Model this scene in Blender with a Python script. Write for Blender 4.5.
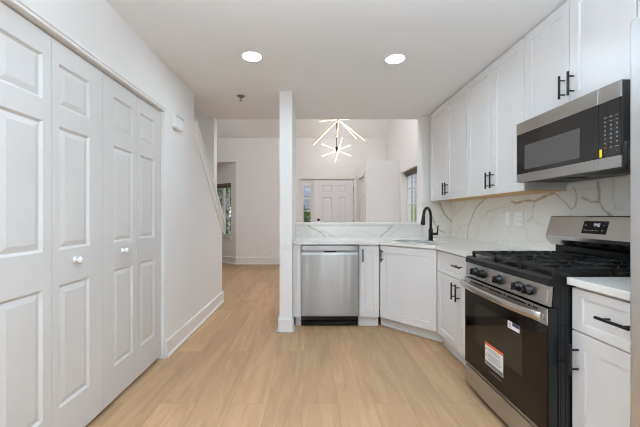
import bpy, bmesh, math, random
from mathutils import Vector, Matrix
random.seed(7)
for o in list(bpy.data.objects):
    bpy.data.objects.remove(o, do_unlink=True)
SC = bpy.context.scene
COL = SC.collection

# ---------------------------------------------------------------- camera, sky, added daylight, exposure
CAM_H = 1.19
cam = bpy.data.cameras.new('camera')
cam.sensor_width = 36.0
cam.lens = 18.0
cam.shift_x = 10.5 / 640
cam.shift_y = 1.5 / 640
cam.clip_start = 0.02
cam_o = bpy.data.objects.new('camera', cam)
cam_o.location = (0, 0, CAM_H)
cam_o.rotation_euler = (math.radians(90), 0, 0)
COL.objects.link(cam_o)
SC.camera = cam_o

world = bpy.data.worlds.new('sky')
SC.world = world
world.use_nodes = True
wn = world.node_tree.nodes
wl = world.node_tree.links
bg = wn['Background']
sky = wn.new('ShaderNodeTexSky')
sky.sky_type = 'PREETHAM'
sky.turbidity = 4.0
sky.sun_direction = (0.3, -0.5, 0.8)
mixw = wn.new('ShaderNodeMix'); mixw.data_type = 'RGBA'
mixw.inputs[0].default_value = 0.6
mixw.inputs[7].default_value = (1.0, 1.0, 1.0, 1)
wl.new(sky.outputs[0], mixw.inputs[6])
wl.new(mixw.outputs[2], bg.inputs[0])
bg.inputs[1].default_value = 0.9

def area_light(name, loc, rot, sx, sy, power, color=(1, 1, 1)):
    l = bpy.data.lights.new(name, 'AREA')
    l.shape = 'RECTANGLE'; l.size = sx; l.size_y = sy; l.energy = power; l.color = color
    o = bpy.data.objects.new(name, l); COL.objects.link(o)
    o.location = loc; o.rotation_euler = rot
    return o
R90 = math.radians(90)
# added daylight through a made-up patio door behind the camera 
ADDED_DAY = (0.75, 0.87, 1.0)
area_light('added_light_patio', (2.35, -1.35, 1.2), (R90, 0, R90), 2.2, 2.0, 6, ADDED_DAY)
# added daylight for a made-up rear glass door and entry skylight
area_light('added_light_rear_glass', (0.665, -2.9, 1.05), (R90, 0, 0), 0.36, 1.9, 7, ADDED_DAY)
area_light('added_light_skylight', (0.0, 5.2, 5.05), (math.radians(-29), 0, 0), 2.2, 1.3, 64, (0.86, 0.92, 1.0))
LAMP = 72.0        # downlight lens radiance
ADDED_UPLIGHT_W = 90.0       # watts of each added uplight behind the camera
SC.view_settings.view_transform = 'Standard'
SC.view_settings.look = 'None'
SC.view_settings.gamma = 1.0
SC.view_settings.use_curve_mapping = False
SC.view_settings.exposure = 0.66
SC.cycles.use_denoising = True
SC.cycles.filter_width = 1.1
SC.cycles.max_bounces = 12
SC.cycles.diffuse_bounces = 8
SC.cycles.sample_clamp_indirect = 4.0
SC.cycles.caustics_reflective = False
SC.cycles.caustics_refractive = False

# ---------------------------------------------------------------- measurements (metres, camera above the origin looking along +Y)
HC = 2.45          # kitchen ceiling
XL = -1.20         # closet / stair wall
XW = 1.80          # range wall
YB = 4.03          # sink wall
YE = 4.22          # far side of the sink wall and of the kitchen ceiling
XF = 1.86          # entry side wall
YF = 7.73          # front-door wall
XB = 1.175         # base cabinet fronts on the range wall
YD = 3.386         # dishwasher front
ZC = 0.912         # counter top
XU = 1.50          # wall cabinet fronts
ZU = 1.36          # underside of wall cabinets
RY0, RY1 = 1.440, 2.215   # range
YK = -2.6          # wall behind camera

# ---------------------------------------------------------------- materials
def srgb(r, g, b):
    f = lambda c: (c / 255 / 12.92) if c / 255 <= 0.04045 else ((c / 255 + 0.055) / 1.055) ** 2.4
    return (f(r), f(g), f(b), 1)

def new_mat(name):
    m = bpy.data.materials.new(name); m.use_nodes = True
    nt = m.node_tree
    return m, nt, nt.nodes, nt.links, nt.nodes['Principled BSDF']

def paint(name, col, rough=0.5, bump=0.0, scale=300, var=0.015, spec=0.5, coat=0.0):
    m, nt, n, l, p = new_mat(name)
    p.inputs['Roughness'].default_value = rough
    p.inputs['Specular IOR Level'].default_value = spec
    p.inputs['Coat Weight'].default_value = coat
    g = n.new('ShaderNodeNewGeometry')
    t = n.new('ShaderNodeTexNoise'); t.inputs['Scale'].default_value = 3.0; t.inputs['Detail'].default_value = 3
    l.new(g.outputs['Position'], t.inputs['Vector'])
    mx = n.new('ShaderNodeMix'); mx.data_type = 'RGBA'
    c2 = tuple(c * (1 - var * 2) for c in col[:3]) + (1,)
    mx.inputs[6].default_value = col; mx.inputs[7].default_value = c2
    l.new(t.outputs[0], mx.inputs[0]); l.new(mx.outputs[2], p.inputs['Base Color'])
    if bump:
        t2 = n.new('ShaderNodeTexNoise'); t2.inputs['Scale'].default_value = scale; t2.inputs['Detail'].default_value = 2
        l.new(g.outputs['Position'], t2.inputs['Vector'])
        b = n.new('ShaderNodeBump'); b.inputs['Strength'].default_value = bump; b.inputs['Distance'].default_value = 0.001
        l.new(t2.outputs[0], b.inputs['Height']); l.new(b.outputs[0], p.inputs['Normal'])
    return m

def metal(name, col, rough=0.3, streak=(1, 1, 60), aniso=0.0, bump=0.05, wave=0.0, tangent='Z', arot=0.0):
    m, nt, n, l, p = new_mat(name)
    p.inputs['Metallic'].default_value = 1.0
    p.inputs['Base Color'].default_value = col
    g = n.new('ShaderNodeNewGeometry')
    mp = n.new('ShaderNodeMapping'); mp.inputs['Scale'].default_value = streak
    l.new(g.outputs['Position'], mp.inputs['Vector'])
    t = n.new('ShaderNodeTexNoise'); t.inputs['Scale'].default_value = 12; t.inputs['Detail'].default_value = 4
    l.new(mp.outputs[0], t.inputs['Vector'])
    mr = n.new('ShaderNodeMapRange')
    mr.inputs['To Min'].default_value = rough - 0.05; mr.inputs['To Max'].default_value = rough + 0.07
    l.new(t.outputs[0], mr.inputs['Value']); l.new(mr.outputs[0], p.inputs['Roughness'])
    b = n.new('ShaderNodeBump'); b.inputs['Strength'].default_value = bump; b.inputs['Distance'].default_value = 0.0006
    l.new(t.outputs[0], b.inputs['Height'])
    last = b
    if wave:
        w = n.new('ShaderNodeTexNoise'); w.inputs['Scale'].default_value = 1.0; w.inputs['Detail'].default_value = 1
        mp2 = n.new('ShaderNodeMapping'); mp2.inputs['Scale'].default_value = (9, 9, 0.5)
        l.new(g.outputs['Position'], mp2.inputs['Vector']); l.new(mp2.outputs[0], w.inputs['Vector'])
        b2 = n.new('ShaderNodeBump'); b2.inputs['Strength'].default_value = wave; b2.inputs['Distance'].default_value = 0.02
        l.new(w.outputs[0], b2.inputs['Height']); l.new(b.outputs[0], b2.inputs['Normal'])
        last = b2
    l.new(last.outputs[0], p.inputs['Normal'])
    if aniso:
        p.inputs['Anisotropic'].default_value = aniso
        p.inputs['Anisotropic Rotation'].default_value = arot
        tg = n.new('ShaderNodeTangent'); tg.direction_type = 'RADIAL'; tg.axis = tangent
        l.new(tg.outputs[0], p.inputs['Tangent'])
    return m

def emit(name, col, strength):
    m, nt, n, l, p = new_mat(name)
    p.inputs['Base Color'].default_value = col
    p.inputs['Emission Color'].default_value = col
    p.inputs['Emission Strength'].default_value = strength
    return m

def make_floor():
    m, nt, n, l, p = new_mat('light_oak_planks')
    g = n.new('ShaderNodeNewGeometry')
    mp = n.new('ShaderNodeMapping'); mp.inputs['Rotation'].default_value = (0, 0, math.radians(90)); mp.inputs['Location'].default_value = (0.35, 0.045, 0)
    l.new(g.outputs['Position'], mp.inputs['Vector'])
    br = n.new('ShaderNodeTexBrick')
    br.offset = 0.37; br.offset_frequency = 2; br.squash = 1.0
    br.inputs['Scale'].default_value = 1.0
    br.inputs['Brick Width'].default_value = 1.22; br.inputs['Row Height'].default_value = 0.225
    br.inputs['Mortar Size'].default_value = 0.0014; br.inputs['Mortar Smooth'].default_value = 0.2
    br.inputs['Color1'].default_value = (0.0, 0.0, 0.0, 1); br.inputs['Color2'].default_value = (1, 1, 1, 1)
    br.inputs['Mortar'].default_value = (0.5, 0.5, 0.5, 1)
    l.new(mp.outputs[0], br.inputs['Vector'])
    # per-plank offset so the grain does not run across seams
    sep = n.new('ShaderNodeSeparateXYZ'); l.new(g.outputs['Position'], sep.inputs[0])
    off = n.new('ShaderNodeMath'); off.operation = 'MULTIPLY'; off.inputs[1].default_value = 13.0
    l.new(br.outputs['Color'], off.inputs[0])
    ax = n.new('ShaderNodeMath'); ax.operation = 'ADD'; l.new(sep.outputs[0], ax.inputs[0]); l.new(off.outputs[0], ax.inputs[1])
    cmb = n.new('ShaderNodeCombineXYZ'); l.new(ax.outputs[0], cmb.inputs[0]); l.new(sep.outputs[1], cmb.inputs[1]); l.new(off.outputs[0], cmb.inputs[2])
    mg = n.new('ShaderNodeMapping'); mg.inputs['Scale'].default_value = (55, 2.6, 1); l.new(cmb.outputs[0], mg.inputs[0])
    fine = n.new('ShaderNodeTexNoise'); fine.inputs['Scale'].default_value = 2.2; fine.inputs['Detail'].default_value = 6; fine.inputs['Distortion'].default_value = 0.4
    l.new(mg.outputs[0], fine.inputs['Vector'])
    mc = n.new('ShaderNodeMapping'); mc.inputs['Scale'].default_value = (6.0, 0.55, 1); l.new(cmb.outputs[0], mc.inputs[0])
    cloud = n.new('ShaderNodeTexNoise'); cloud.inputs['Scale'].default_value = 1.8; cloud.inputs['Detail'].default_value = 3; cloud.inputs['Distortion'].default_value = 1.2
    l.new(mc.outputs[0], cloud.inputs['Vector'])
    # cathedral grain: rings of a warped field
    ring = n.new('ShaderNodeMath'); ring.operation = 'MULTIPLY'; ring.inputs[1].default_value = 46.0
    l.new(cloud.outputs[0], ring.inputs[0])
    sn = n.new('ShaderNodeMath'); sn.operation = 'SINE'; l.new(ring.outputs[0], sn.inputs[0])
    r1 = n.new('ShaderNodeValToRGB')
    r1.color_ramp.elements[0].position = 0.30; r1.color_ramp.elements[0].color = srgb(*FLOOR_D)
    r1.color_ramp.elements[1].position = 0.70; r1.color_ramp.elements[1].color = srgb(*FLOOR_L)
    l.new(cloud.outputs[0], r1.inputs[0])
    m1 = n.new('ShaderNodeMix'); m1.data_type = 'RGBA'; m1.blend_type = 'MULTIPLY'; m1.inputs[0].default_value = 1.0
    fr = n.new('ShaderNodeMapRange'); fr.inputs['From Min'].default_value = 0.3; fr.inputs['From Max'].default_value = 0.7
    fr.inputs['To Min'].default_value = 0.94; fr.inputs['To Max'].default_value = 1.03
    l.new(fine.outputs[0], fr.inputs[0])
    l.new(r1.outputs[0], m1.inputs[6]); l.new(fr.outputs[0], m1.inputs[7])
    m2 = n.new('ShaderNodeMix'); m2.data_type = 'RGBA'; m2.blend_type = 'MULTIPLY'; m2.inputs[0].default_value = 1.0
    sr = n.new('ShaderNodeMapRange'); sr.inputs['From Min'].default_value = -1; sr.inputs['From Max'].default_value = 1
    sr.inputs['To Min'].default_value = 0.95; sr.inputs['To Max'].default_value = 1.02
    l.new(sn.outputs[0], sr.inputs[0]); l.new(m1.outputs[2], m2.inputs[6]); l.new(sr.outputs[0], m2.inputs[7])
    m3 = n.new('ShaderNodeMix'); m3.data_type = 'RGBA'; m3.blend_type = 'MULTIPLY'; m3.inputs[0].default_value = 1.0
    pr = n.new('ShaderNodeMapRange'); pr.inputs['To Min'].default_value = 0.91; pr.inputs['To Max'].default_value = 1.06
    l.new(br.outputs['Color'], pr.inputs[0]); l.new(m2.outputs[2], m3.inputs[6]); l.new(pr.outputs[0], m3.inputs[7])
    m4 = n.new('ShaderNodeMix'); m4.data_type = 'RGBA'; m4.inputs[7].default_value = srgb(150, 118, 84)
    fm = n.new('ShaderNodeMath'); fm.operation = 'MULTIPLY'; fm.inputs[1].default_value = 0.8
    l.new(br.outputs['Fac'], fm.inputs[0]); l.new(fm.outputs[0], m4.inputs[0]); l.new(m3.outputs[2], m4.inputs[6])
    l.new(m4.outputs[2], p.inputs['Base Color'])
    rr = n.new('ShaderNodeMapRange'); rr.inputs['To Min'].default_value = 0.42; rr.inputs['To Max'].default_value = 0.6
    l.new(fine.outputs[0], rr.inputs[0]); l.new(rr.outputs[0], p.inputs['Roughness'])
    b = n.new('ShaderNodeBump'); b.inputs['Strength'].default_value = 0.25; b.inputs['Distance'].default_value = 0.001
    inv = n.new('ShaderNodeMath'); inv.operation = 'SUBTRACT'; inv.inputs[0].default_value = 1; l.new(br.outputs['Fac'], inv.inputs[1])
    l.new(inv.outputs[0], b.inputs['Height']); l.new(b.outputs[0], p.inputs['Normal'])
    p.inputs['Specular IOR Level'].default_value = 0.35
    return m
FLOOR_D = (169, 136, 101); FLOOR_L = (189, 154, 117)

def make_quartz(name, attr=True):
    m, nt, n, l, p = new_mat(name)
    p.inputs['Roughness'].default_value = 0.18
    g = n.new('ShaderNodeNewGeometry')
    t = n.new('ShaderNodeTexNoise'); t.inputs['Scale'].default_value = 2.2; t.inputs['Detail'].default_value = 5; t.inputs['Distortion'].default_value = 1.0
    l.new(g.outputs['Position'], t.inputs['Vector'])
    base = n.new('ShaderNodeMix'); base.data_type = 'RGBA'
    base.inputs[6].default_value = srgb(238, 236, 231); base.inputs[7].default_value = srgb(226, 223, 217)
    l.new(t.outputs[0], base.inputs[0])
    # faint broad procedural veins
    v = n.new('ShaderNodeTexNoise'); v.inputs['Scale'].default_value = 1.3; v.inputs['Detail'].default_value = 6; v.inputs['Distortion'].default_value = 0.7
    l.new(g.outputs['Position'], v.inputs['Vector'])
    s = n.new('ShaderNodeMath'); s.operation = 'SUBTRACT'; s.inputs[1].default_value = 0.53; l.new(v.outputs[0], s.inputs[0])
    a = n.new('ShaderNodeMath'); a.operation = 'ABSOLUTE'; l.new(s.outputs[0], a.inputs[0])
    r = n.new('ShaderNodeMapRange'); r.inputs['From Max'].default_value = 0.008; r.inputs['To Min'].default_value = 0.30; r.inputs['To Max'].default_value = 0.0
    l.new(a.outputs[0], r.inputs[0])
    mx = n.new('ShaderNodeMix'); mx.data_type = 'RGBA'; mx.inputs[7].default_value = srgb(196, 184, 168)
    l.new(r.outputs[0], mx.inputs[0]); l.new(base.outputs[2], mx.inputs[6])
    out = mx
    if attr:
        at = n.new('ShaderNodeAttribute'); at.attribute_name = 'vein'
        m2 = n.new('ShaderNodeMix'); m2.data_type = 'RGBA'; m2.inputs[7].default_value = srgb(176, 162, 141)
        l.new(at.outputs['Fac'], m2.inputs[0]); l.new(mx.outputs[2], m2.inputs[6])
        out = m2
    l.new(out.outputs[2], p.inputs['Base Color'])
    return m

def make_glass(name, tint=(1, 1, 1, 1), gloss=0.12):
    m, nt, n, l, p = new_mat(name)
    n.remove(p)
    tr = n.new('ShaderNodeBsdfTransparent'); tr.inputs[0].default_value = tint
    gl = n.new('ShaderNodeBsdfGlossy'); gl.inputs['Roughness'].default_value = 0.02
    lw = n.new('ShaderNodeLayerWeight'); lw.inputs['Blend'].default_value = 0.5
    pw = n.new('ShaderNodeMath'); pw.operation = 'POWER'; pw.inputs[1].default_value = 5.0
    l.new(lw.outputs['Facing'], pw.inputs[0])
    fr = n.new('ShaderNodeMapRange'); fr.inputs['To Min'].default_value = 0.03; fr.inputs['To Max'].default_value = 0.6
    l.new(pw.outputs[0], fr.inputs[0])
    mx = n.new('ShaderNodeMixShader')
    l.new(fr.outputs[0], mx.inputs[0]); l.new(tr.outputs[0], mx.inputs[1]); l.new(gl.outputs[0], mx.inputs[2])
    l.new(mx.outputs[0], n['Material Output'].inputs[0])
    return m

def make_leaf(name, c1, c2):
    m, nt, n, l, p = new_mat(name)
    g = n.new('ShaderNodeNewGeometry')
    t = n.new('ShaderNodeTexNoise'); t.inputs['Scale'].default_value = 14
    l.new(g.outputs['Position'], t.inputs['Vector'])
    mx = n.new('ShaderNodeMix'); mx.data_type = 'RGBA'; mx.inputs[6].default_value = c1; mx.inputs[7].default_value = c2
    l.new(t.outputs[0], mx.inputs[0]); l.new(mx.outputs[2], p.inputs['Base Color'])
    p.inputs['Roughness'].default_value = 0.6
    return m

def make_siding(name):
    m, nt, n, l, p = new_mat(name)
    g = n.new('ShaderNodeNewGeometry')
    w = n.new('ShaderNodeTexWave'); w.wave_type = 'BANDS'; w.bands_direction = 'Z'; w.wave_profile = 'SAW'
    w.inputs['Scale'].default_value = 1.6
    l.new(g.outputs['Position'], w.inputs['Vector'])
    r = n.new('ShaderNodeValToRGB')
    r.color_ramp.elements[0].position = 0.0; r.color_ramp.elements[0].color = srgb(105, 108, 124)
    r.color_ramp.elements[1].position = 0.15; r.color_ramp.elements[1].color = srgb(182, 185, 198)
    l.new(w.outputs[0], r.inputs[0]); l.new(r.outputs[0], p.inputs['Base Color'])
    p.inputs['Roughness'].default_value = 0.8
    return m

M = {}
M['wall'] = paint('warm_white_wall_paint', srgb(239, 237, 235), 0.75, bump=0.08, spec=0.25)
M['ceiling'] = paint('flat_white_ceiling_paint', srgb(241, 241, 241), 0.9, bump=0.06, spec=0.15)
M['trim'] = paint('white_trim_paint', srgb(237, 235, 233), 0.4)
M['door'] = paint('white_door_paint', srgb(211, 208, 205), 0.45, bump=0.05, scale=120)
M['walnut'] = paint('dark_walnut', srgb(72, 56, 46), 0.5, var=0.1)  # for the added rear doors that darken the dishwasher reflection
M['entry_door'] = paint('white_entry_door_paint', srgb(240, 241, 242), 0.45)
M['cabinet'] = paint('white_cabinet_lacquer', srgb(226, 224, 223), 0.33, var=0.005)
M['ply'] = paint('maple_plywood_underside', srgb(205, 170, 115), 0.6, var=0.06)
M['floor'] = make_floor()
M['slab'] = make_quartz('veined_white_quartz_slab')
M['quartz'] = make_quartz('white_quartz_counter', False)
M['steel'] = metal('brushed_stainless_steel', srgb(190, 189, 187), 0.30, streak=(1, 1, 60), bump=0.04, aniso=0.75, arot=0.25)
M['steel_dw'] = metal('brushed_stainless_dishwasher', srgb(160, 159, 157), 0.30, streak=(1, 1, 60), bump=0.03, wave=0.25, aniso=0.85, arot=0.25)
M['steel_band'] = metal('polished_stainless_band', srgb(196, 194, 191), 0.2, streak=(1, 1, 60), bump=0.02)
M['steel_fridge'] = metal('brushed_stainless_refrigerator', srgb(222, 223, 224), 0.36, streak=(1, 1, 60), bump=0.03)
M['chrome'] = metal('chrome', srgb(225, 225, 225), 0.12, bump=0.0)
M['sink'] = metal('satin_sink_steel', srgb(175, 176, 178), 0.35, bump=0.03)
M['brass'] = metal('brushed_brass', srgb(196, 158, 98), 0.3, bump=0.03)
M['black'] = paint('matte_black_metal', srgb(20, 19, 19), 0.42, var=0.0, spec=0.3)
M['bronze'] = paint('dark_bronze_handle', srgb(24, 21, 20), 0.45, var=0.0, spec=0.25)
M['enamel'] = paint('black_enamel', srgb(16, 16, 17), 0.25, var=0.0, spec=0.3)
M['iron'] = paint('cast_iron', srgb(22, 22, 22), 0.42, bump=0.2, scale=600, var=0.05, spec=0.35)
M['rubber'] = paint('black_plastic', srgb(13, 13, 13), 0.45, var=0.0, spec=0.3)
M['oven_glass'] = paint('dark_oven_glass', srgb(18, 13, 10), 0.06, var=0.0, spec=0.25)
M['oven_window'] = paint('oven_window_glass', srgb(44, 39, 34), 0.05, var=0.0, spec=0.3)
M['mw_glass'] = paint('dark_microwave_glass', srgb(30, 28, 27), 0.1, var=0.0, spec=0.6)
M['mw_window'] = paint('microwave_window_mesh', srgb(80, 77, 75), 0.18, var=0.0, spec=0.6)
M['mark'] = paint('pale_grey_print', srgb(190, 190, 195), 0.5, var=0.0)
M['graymark'] = paint('grey_print', srgb(120, 120, 122), 0.5, var=0.0)
M['paper'] = paint('white_sticker_paper', srgb(232, 232, 232), 0.5, var=0.0)
M['orange'] = paint('orange_print', srgb(226, 92, 28), 0.5, var=0.0)
M['navy'] = paint('navy_print', srgb(35, 40, 70), 0.5, var=0.0)
M['red'] = paint('red_print', srgb(190, 50, 45), 0.5, var=0.0)
M['yellow'] = paint('yellow_sticker_paper', srgb(240, 215, 20), 0.5, var=0.0)
M['display'] = emit('lit_display_digits', (0.85, 0.87, 1.0, 1), 0.15)
M['lamp'] = emit('lit_downlight_lens', (0.70, 0.865, 1.0, 1), LAMP)
M['led_warm'] = emit('lit_warm_led_strip', (1.0, 0.93, 0.82, 1), 1.5)
M['led_white'] = emit('lit_white_led_strip', (1.0, 0.99, 0.97, 1), 1.7)
M['plastic'] = paint('white_plastic', srgb(238, 238, 236), 0.4, var=0.0)
M['socket'] = paint('socket_slot_grey', srgb(120, 118, 115), 0.5, var=0.0)
M['glass'] = make_glass('window_glass')
M['shade'] = paint('taupe_roller_shade_fabric', srgb(120, 112, 104), 0.8)
M['gasket'] = paint('dark_gap_seal', srgb(60, 60, 60), 0.6, var=0.0)
M['mw_case'] = paint('charcoal_painted_steel', srgb(42, 41, 41), 0.5, var=0.02)
M['filter'] = metal('dark_grease_filter', srgb(92, 92, 94), 0.5, bump=0.02)
M['nickel'] = metal('aged_nickel', srgb(150, 142, 130), 0.4, bump=0.02)
M['crystal'] = paint('clear_glass_knob', srgb(235, 237, 238), 0.08, var=0.0, spec=0.9, coat=0.5)
M['leaf'] = make_leaf('shrub_leaves', srgb(70, 110, 55), srgb(130, 160, 70))
M['leaf_y'] = make_leaf('yellow_green_leaves', srgb(150, 180, 60), srgb(205, 210, 95))
M['lawn'] = make_leaf('lawn_grass', srgb(80, 120, 60), srgb(115, 145, 80))
M['siding'] = make_siding('pale_lilac_siding')
M['sidewin'] = paint('dark_house_window', srgb(60, 75, 100), 0.1, var=0.0)
M['roof'] = paint('grey_roof_shingles', srgb(110, 108, 110), 0.9, var=0.1)
M['white_glow'] = M['trim']

# ---------------------------------------------------------------- mesh helpers
ORG = {}
def frame(origin, a, n):
    a = Vector(a).normalized(); n = Vector(n).normalized(); z = Vector((0, 0, 1))
    m = Matrix.Identity(4)
    for i in range(3):
        m[i][0] = a[i]; m[i][1] = n[i]; m[i][2] = z[i]; m[i][3] = origin[i]
    return m

class MB:
    def __init__(self, T=None):
        self.bm = bmesh.new(); self.T = T or Matrix.Identity(4); self.smooth = []
    def _add(self, src, smooth=False):
        src.transform(self.T)
        vm = {}
        for v in src.verts: vm[v] = self.bm.verts.new(v.co)
        for f in src.faces:
            try: nf = self.bm.faces.new([vm[v] for v in f.verts])
            except ValueError: continue
            nf.smooth = smooth or f.smooth
        src.free()
        return self
    def box(self, x0, x1, y0, y1, z0, z1, bev=0.0, seg=1):
        b = bmesh.new()
        bmesh.ops.create_cube(b, size=1)
        for v in b.verts:
            v.co = Vector(((x0 + x1) / 2 + v.co.x * abs(x1 - x0), (y0 + y1) / 2 + v.co.y * abs(y1 - y0), (z0 + z1) / 2 + v.co.z * abs(z1 - z0)))
        if bev:
            bmesh.ops.bevel(b, geom=b.edges[:], offset=bev, segments=seg, affect='EDGES', profile=0.5)
        return self._add(b)
    def cyl(self, p0, p1, r0, r1=None, n=24, bev=0.0):
        p0 = Vector(p0); p1 = Vector(p1); r1 = r0 if r1 is None else r1
        d = p1 - p0; L = d.length
        b = bmesh.new()
        bmesh.ops.create_cone(b, cap_ends=True, segments=n, radius1=r0, radius2=r1, depth=L)
        if bev:
            es = [e for e in b.edges if abs(e.verts[0].co.z - e.verts[1].co.z) < 1e-6]
            bmesh.ops.bevel(b, geom=es, offset=bev, segments=2, affect='EDGES', profile=0.5)
        q = Vector((0, 0, 1)).rotation_difference(d.normalized())
        b.transform(Matrix.Translation((p0 + p1) / 2) @ q.to_matrix().to_4x4())
        for f in b.faces: f.smooth = len(f.verts) <= 4
        return self._add(b)
    def tube(self, pts, r, n=16, radii=None):
        pts = [Vector(p) for p in pts]
        b = bmesh.new(); rings = []
        up = None
        for i, p in enumerate(pts):
            t = (pts[min(i + 1, len(pts) - 1)] - pts[max(i - 1, 0)]).normalized()
            if up is None:
                up = t.orthogonal().normalized()
            else:
                up = (up - t * up.dot(t)).normalized()
            s = t.cross(up)
            rr = radii[i] if radii else r
            rings.append([b.verts.new(p + (up * math.cos(k * 2 * math.pi / n) + s * math.sin(k * 2 * math.pi / n)) * rr) for k in range(n)])
        for A, B in zip(rings, rings[1:]):
            for k in range(n):
                f = b.faces.new((A[k], A[(k + 1) % n], B[(k + 1) % n], B[k])); f.smooth = True
        b.faces.new(rings[0][::-1]); b.faces.new(rings[-1])
        return self._add(b)
    def lathe(self, prof, origin, axis=(0, 0, 1), n=32):
        b = bmesh.new(); rings = []
        for r, h in prof:
            rings.append([b.verts.new((max(r, 1e-5) * math.cos(k * 2 * math.pi / n), max(r, 1e-5) * math.sin(k * 2 * math.pi / n), h)) for k in range(n)])
        for A, B in zip(rings, rings[1:]):
            for k in range(n):
                f = b.faces.new((A[k], A[(k + 1) % n], B[(k + 1) % n], B[k])); f.smooth = True
        b.faces.new(rings[0][::-1]); b.faces.new(rings[-1])
        q = Vector((0, 0, 1)).rotation_difference(Vector(axis).normalized())
        b.transform(Matrix.Translation(Vector(origin)) @ q.to_matrix().to_4x4())
        return self._add(b)
    def prism(self, poly, lo, hi, axis='z'):
        """poly in the plane normal to axis: z -> (x, y), x -> (y, z), y -> (x, z)"""
        b = bmesh.new()
        def P(p, h):
            return {'z': (p[0], p[1], h), 'x': (h, p[0], p[1]), 'y': (p[0], h, p[1])}[axis]
        A = [b.verts.new(P(p, lo)) for p in poly]; B = [b.verts.new(P(p, hi)) for p in poly]
        b.faces.new(A[::-1]); b.faces.new(B)
        k = len(poly)
        for i in range(k): b.faces.new((A[i], A[(i + 1) % k], B[(i + 1) % k], B[i]))
        bmesh.ops.recalc_face_normals(b, faces=b.faces[:])
        return self._add(b)
    def quad(self, *ps):
        b = bmesh.new(); b.faces.new([b.verts.new(p) for p in ps])
        return self._add(b)
    def rings(self, loops, cap0=True, cap1=True):
        """closed loops of equal length joined in order"""
        b = bmesh.new(); rs = [[b.verts.new(p) for p in lp] for lp in loops]
        k = len(rs[0])
        for A, B in zip(rs, rs[1:]):
            for i in range(k): b.faces.new((A[i], A[(i + 1) % k], B[(i + 1) % k], B[i]))
        if cap0: b.faces.new(rs[0][::-1])
        if cap1: b.faces.new(rs[-1])
        return self._add(b)
    def framed_panel(self, x0, x1, z0, z1, yb, yf, sl, sr, st, sb, rec=0.008, slope=0.003):
        """shaker front: flat frame around a recessed flat panel (outward = +y)"""
        e = 0.0015
        R = lambda a, b_, c, d, y: [(a, y, c), (b_, y, c), (b_, y, d), (a, y, d)]
        return self.rings([R(x0, x1, z0, z1, yb), R(x0, x1, z0, z1, yf - e), R(x0 + e, x1 - e, z0 + e, z1 - e, yf),
                           R(x0 + sl, x1 - sr, z0 + sb, z1 - st, yf), R(x0 + sl + slope, x1 - sr - slope, z0 + sb + slope, z1 - st - slope, yf - rec)])
    def panel_door(self, x0, x1, z0, z1, yb, yf, panels, sink=0.010, groove=0.012, rise=0.028, up=0.007):
        """moulded door leaf with raised panels given as (xa, xb, za, zb)"""
        xs = sorted({x0, x1} | {p[0] for p in panels} | {p[1] for p in panels})
        zs = sorted({z0, z1} | {p[2] for p in panels} | {p[3] for p in panels})
        b = bmesh.new()
        q = lambda ps: b.faces.new([b.verts.new(p) for p in ps])
        for i in range(len(xs) - 1):
            for j in range(len(zs) - 1):
                a, c, d, e = xs[i], xs[i + 1], zs[j], zs[j + 1]
                hit = any(p[0] <= a + 1e-6 and p[1] >= c - 1e-6 and p[2] <= d + 1e-6 and p[3] >= e - 1e-6 for p in panels)
                if not hit: q([(a, yf, d), (c, yf, d), (c, yf, e), (a, yf, e)])
        for (a, c, d, e) in panels:
            def L(i, y): return [(a + i, y, d + i), (c - i, y, d + i), (c - i, y, e - i), (a + i, y, e - i)]
            lp = [L(0, yf), L(groove, yf - sink), L(groove + 0.002, yf - sink), L(groove + rise, yf - sink + up)]
            for A, B in zip(lp, lp[1:]):
                for k in range(4): q([A[k], A[(k + 1) % 4], B[(k + 1) % 4], B[k]])
            q(lp[-1])
        q([(x0, yb, z0), (x0, yb, z1), (x1, yb, z1), (x1, yb, z0)])
        q([(x0, yb, z0), (x0, yf, z0), (x0, yf, z1), (x0, yb, z1)]); q([(x1, yb, z0), (x1, yf, z0), (x1, yf, z1), (x1, yb, z1)])
        q([(x0, yb, z0), (x1, yb, z0), (x1, yf, z0), (x0, yf, z0)]); q([(x0, yb, z1), (x1, yb, z1), (x1, yf, z1), (x0, yf, z1)])
        bmesh.ops.remove_doubles(b, verts=b.verts[:], dist=1e-5)
        bmesh.ops.recalc_face_normals(b, faces=b.faces[:])
        return self._add(b)
    def build(self, name, mat, parent=None, recalc=True):
        bm = self.bm
        if recalc: bmesh.ops.recalc_face_normals(bm, faces=bm.faces[:])
        lo = Vector((min(v.co.x for v in bm.verts), min(v.co.y for v in bm.verts), min(v.co.z for v in bm.verts)))
        hi = Vector((max(v.co.x for v in bm.verts), max(v.co.y for v in bm.verts), max(v.co.z for v in bm.verts)))
        org = Vector(((lo.x + hi.x) / 2, (lo.y + hi.y) / 2, lo.z))
        bmesh.ops.translate(bm, verts=bm.verts[:], vec=-org)
        me = bpy.data.meshes.new(name); bm.to_mesh(me); bm.free()
        o = bpy.data.objects.new(name, me); COL.objects.link(o)
        me.materials.append(mat)
        ORG[o] = org
        if parent is not None:
            o.parent = parent; o.location = org - ORG[parent]
        else:
            o.location = org
        return o

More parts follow.
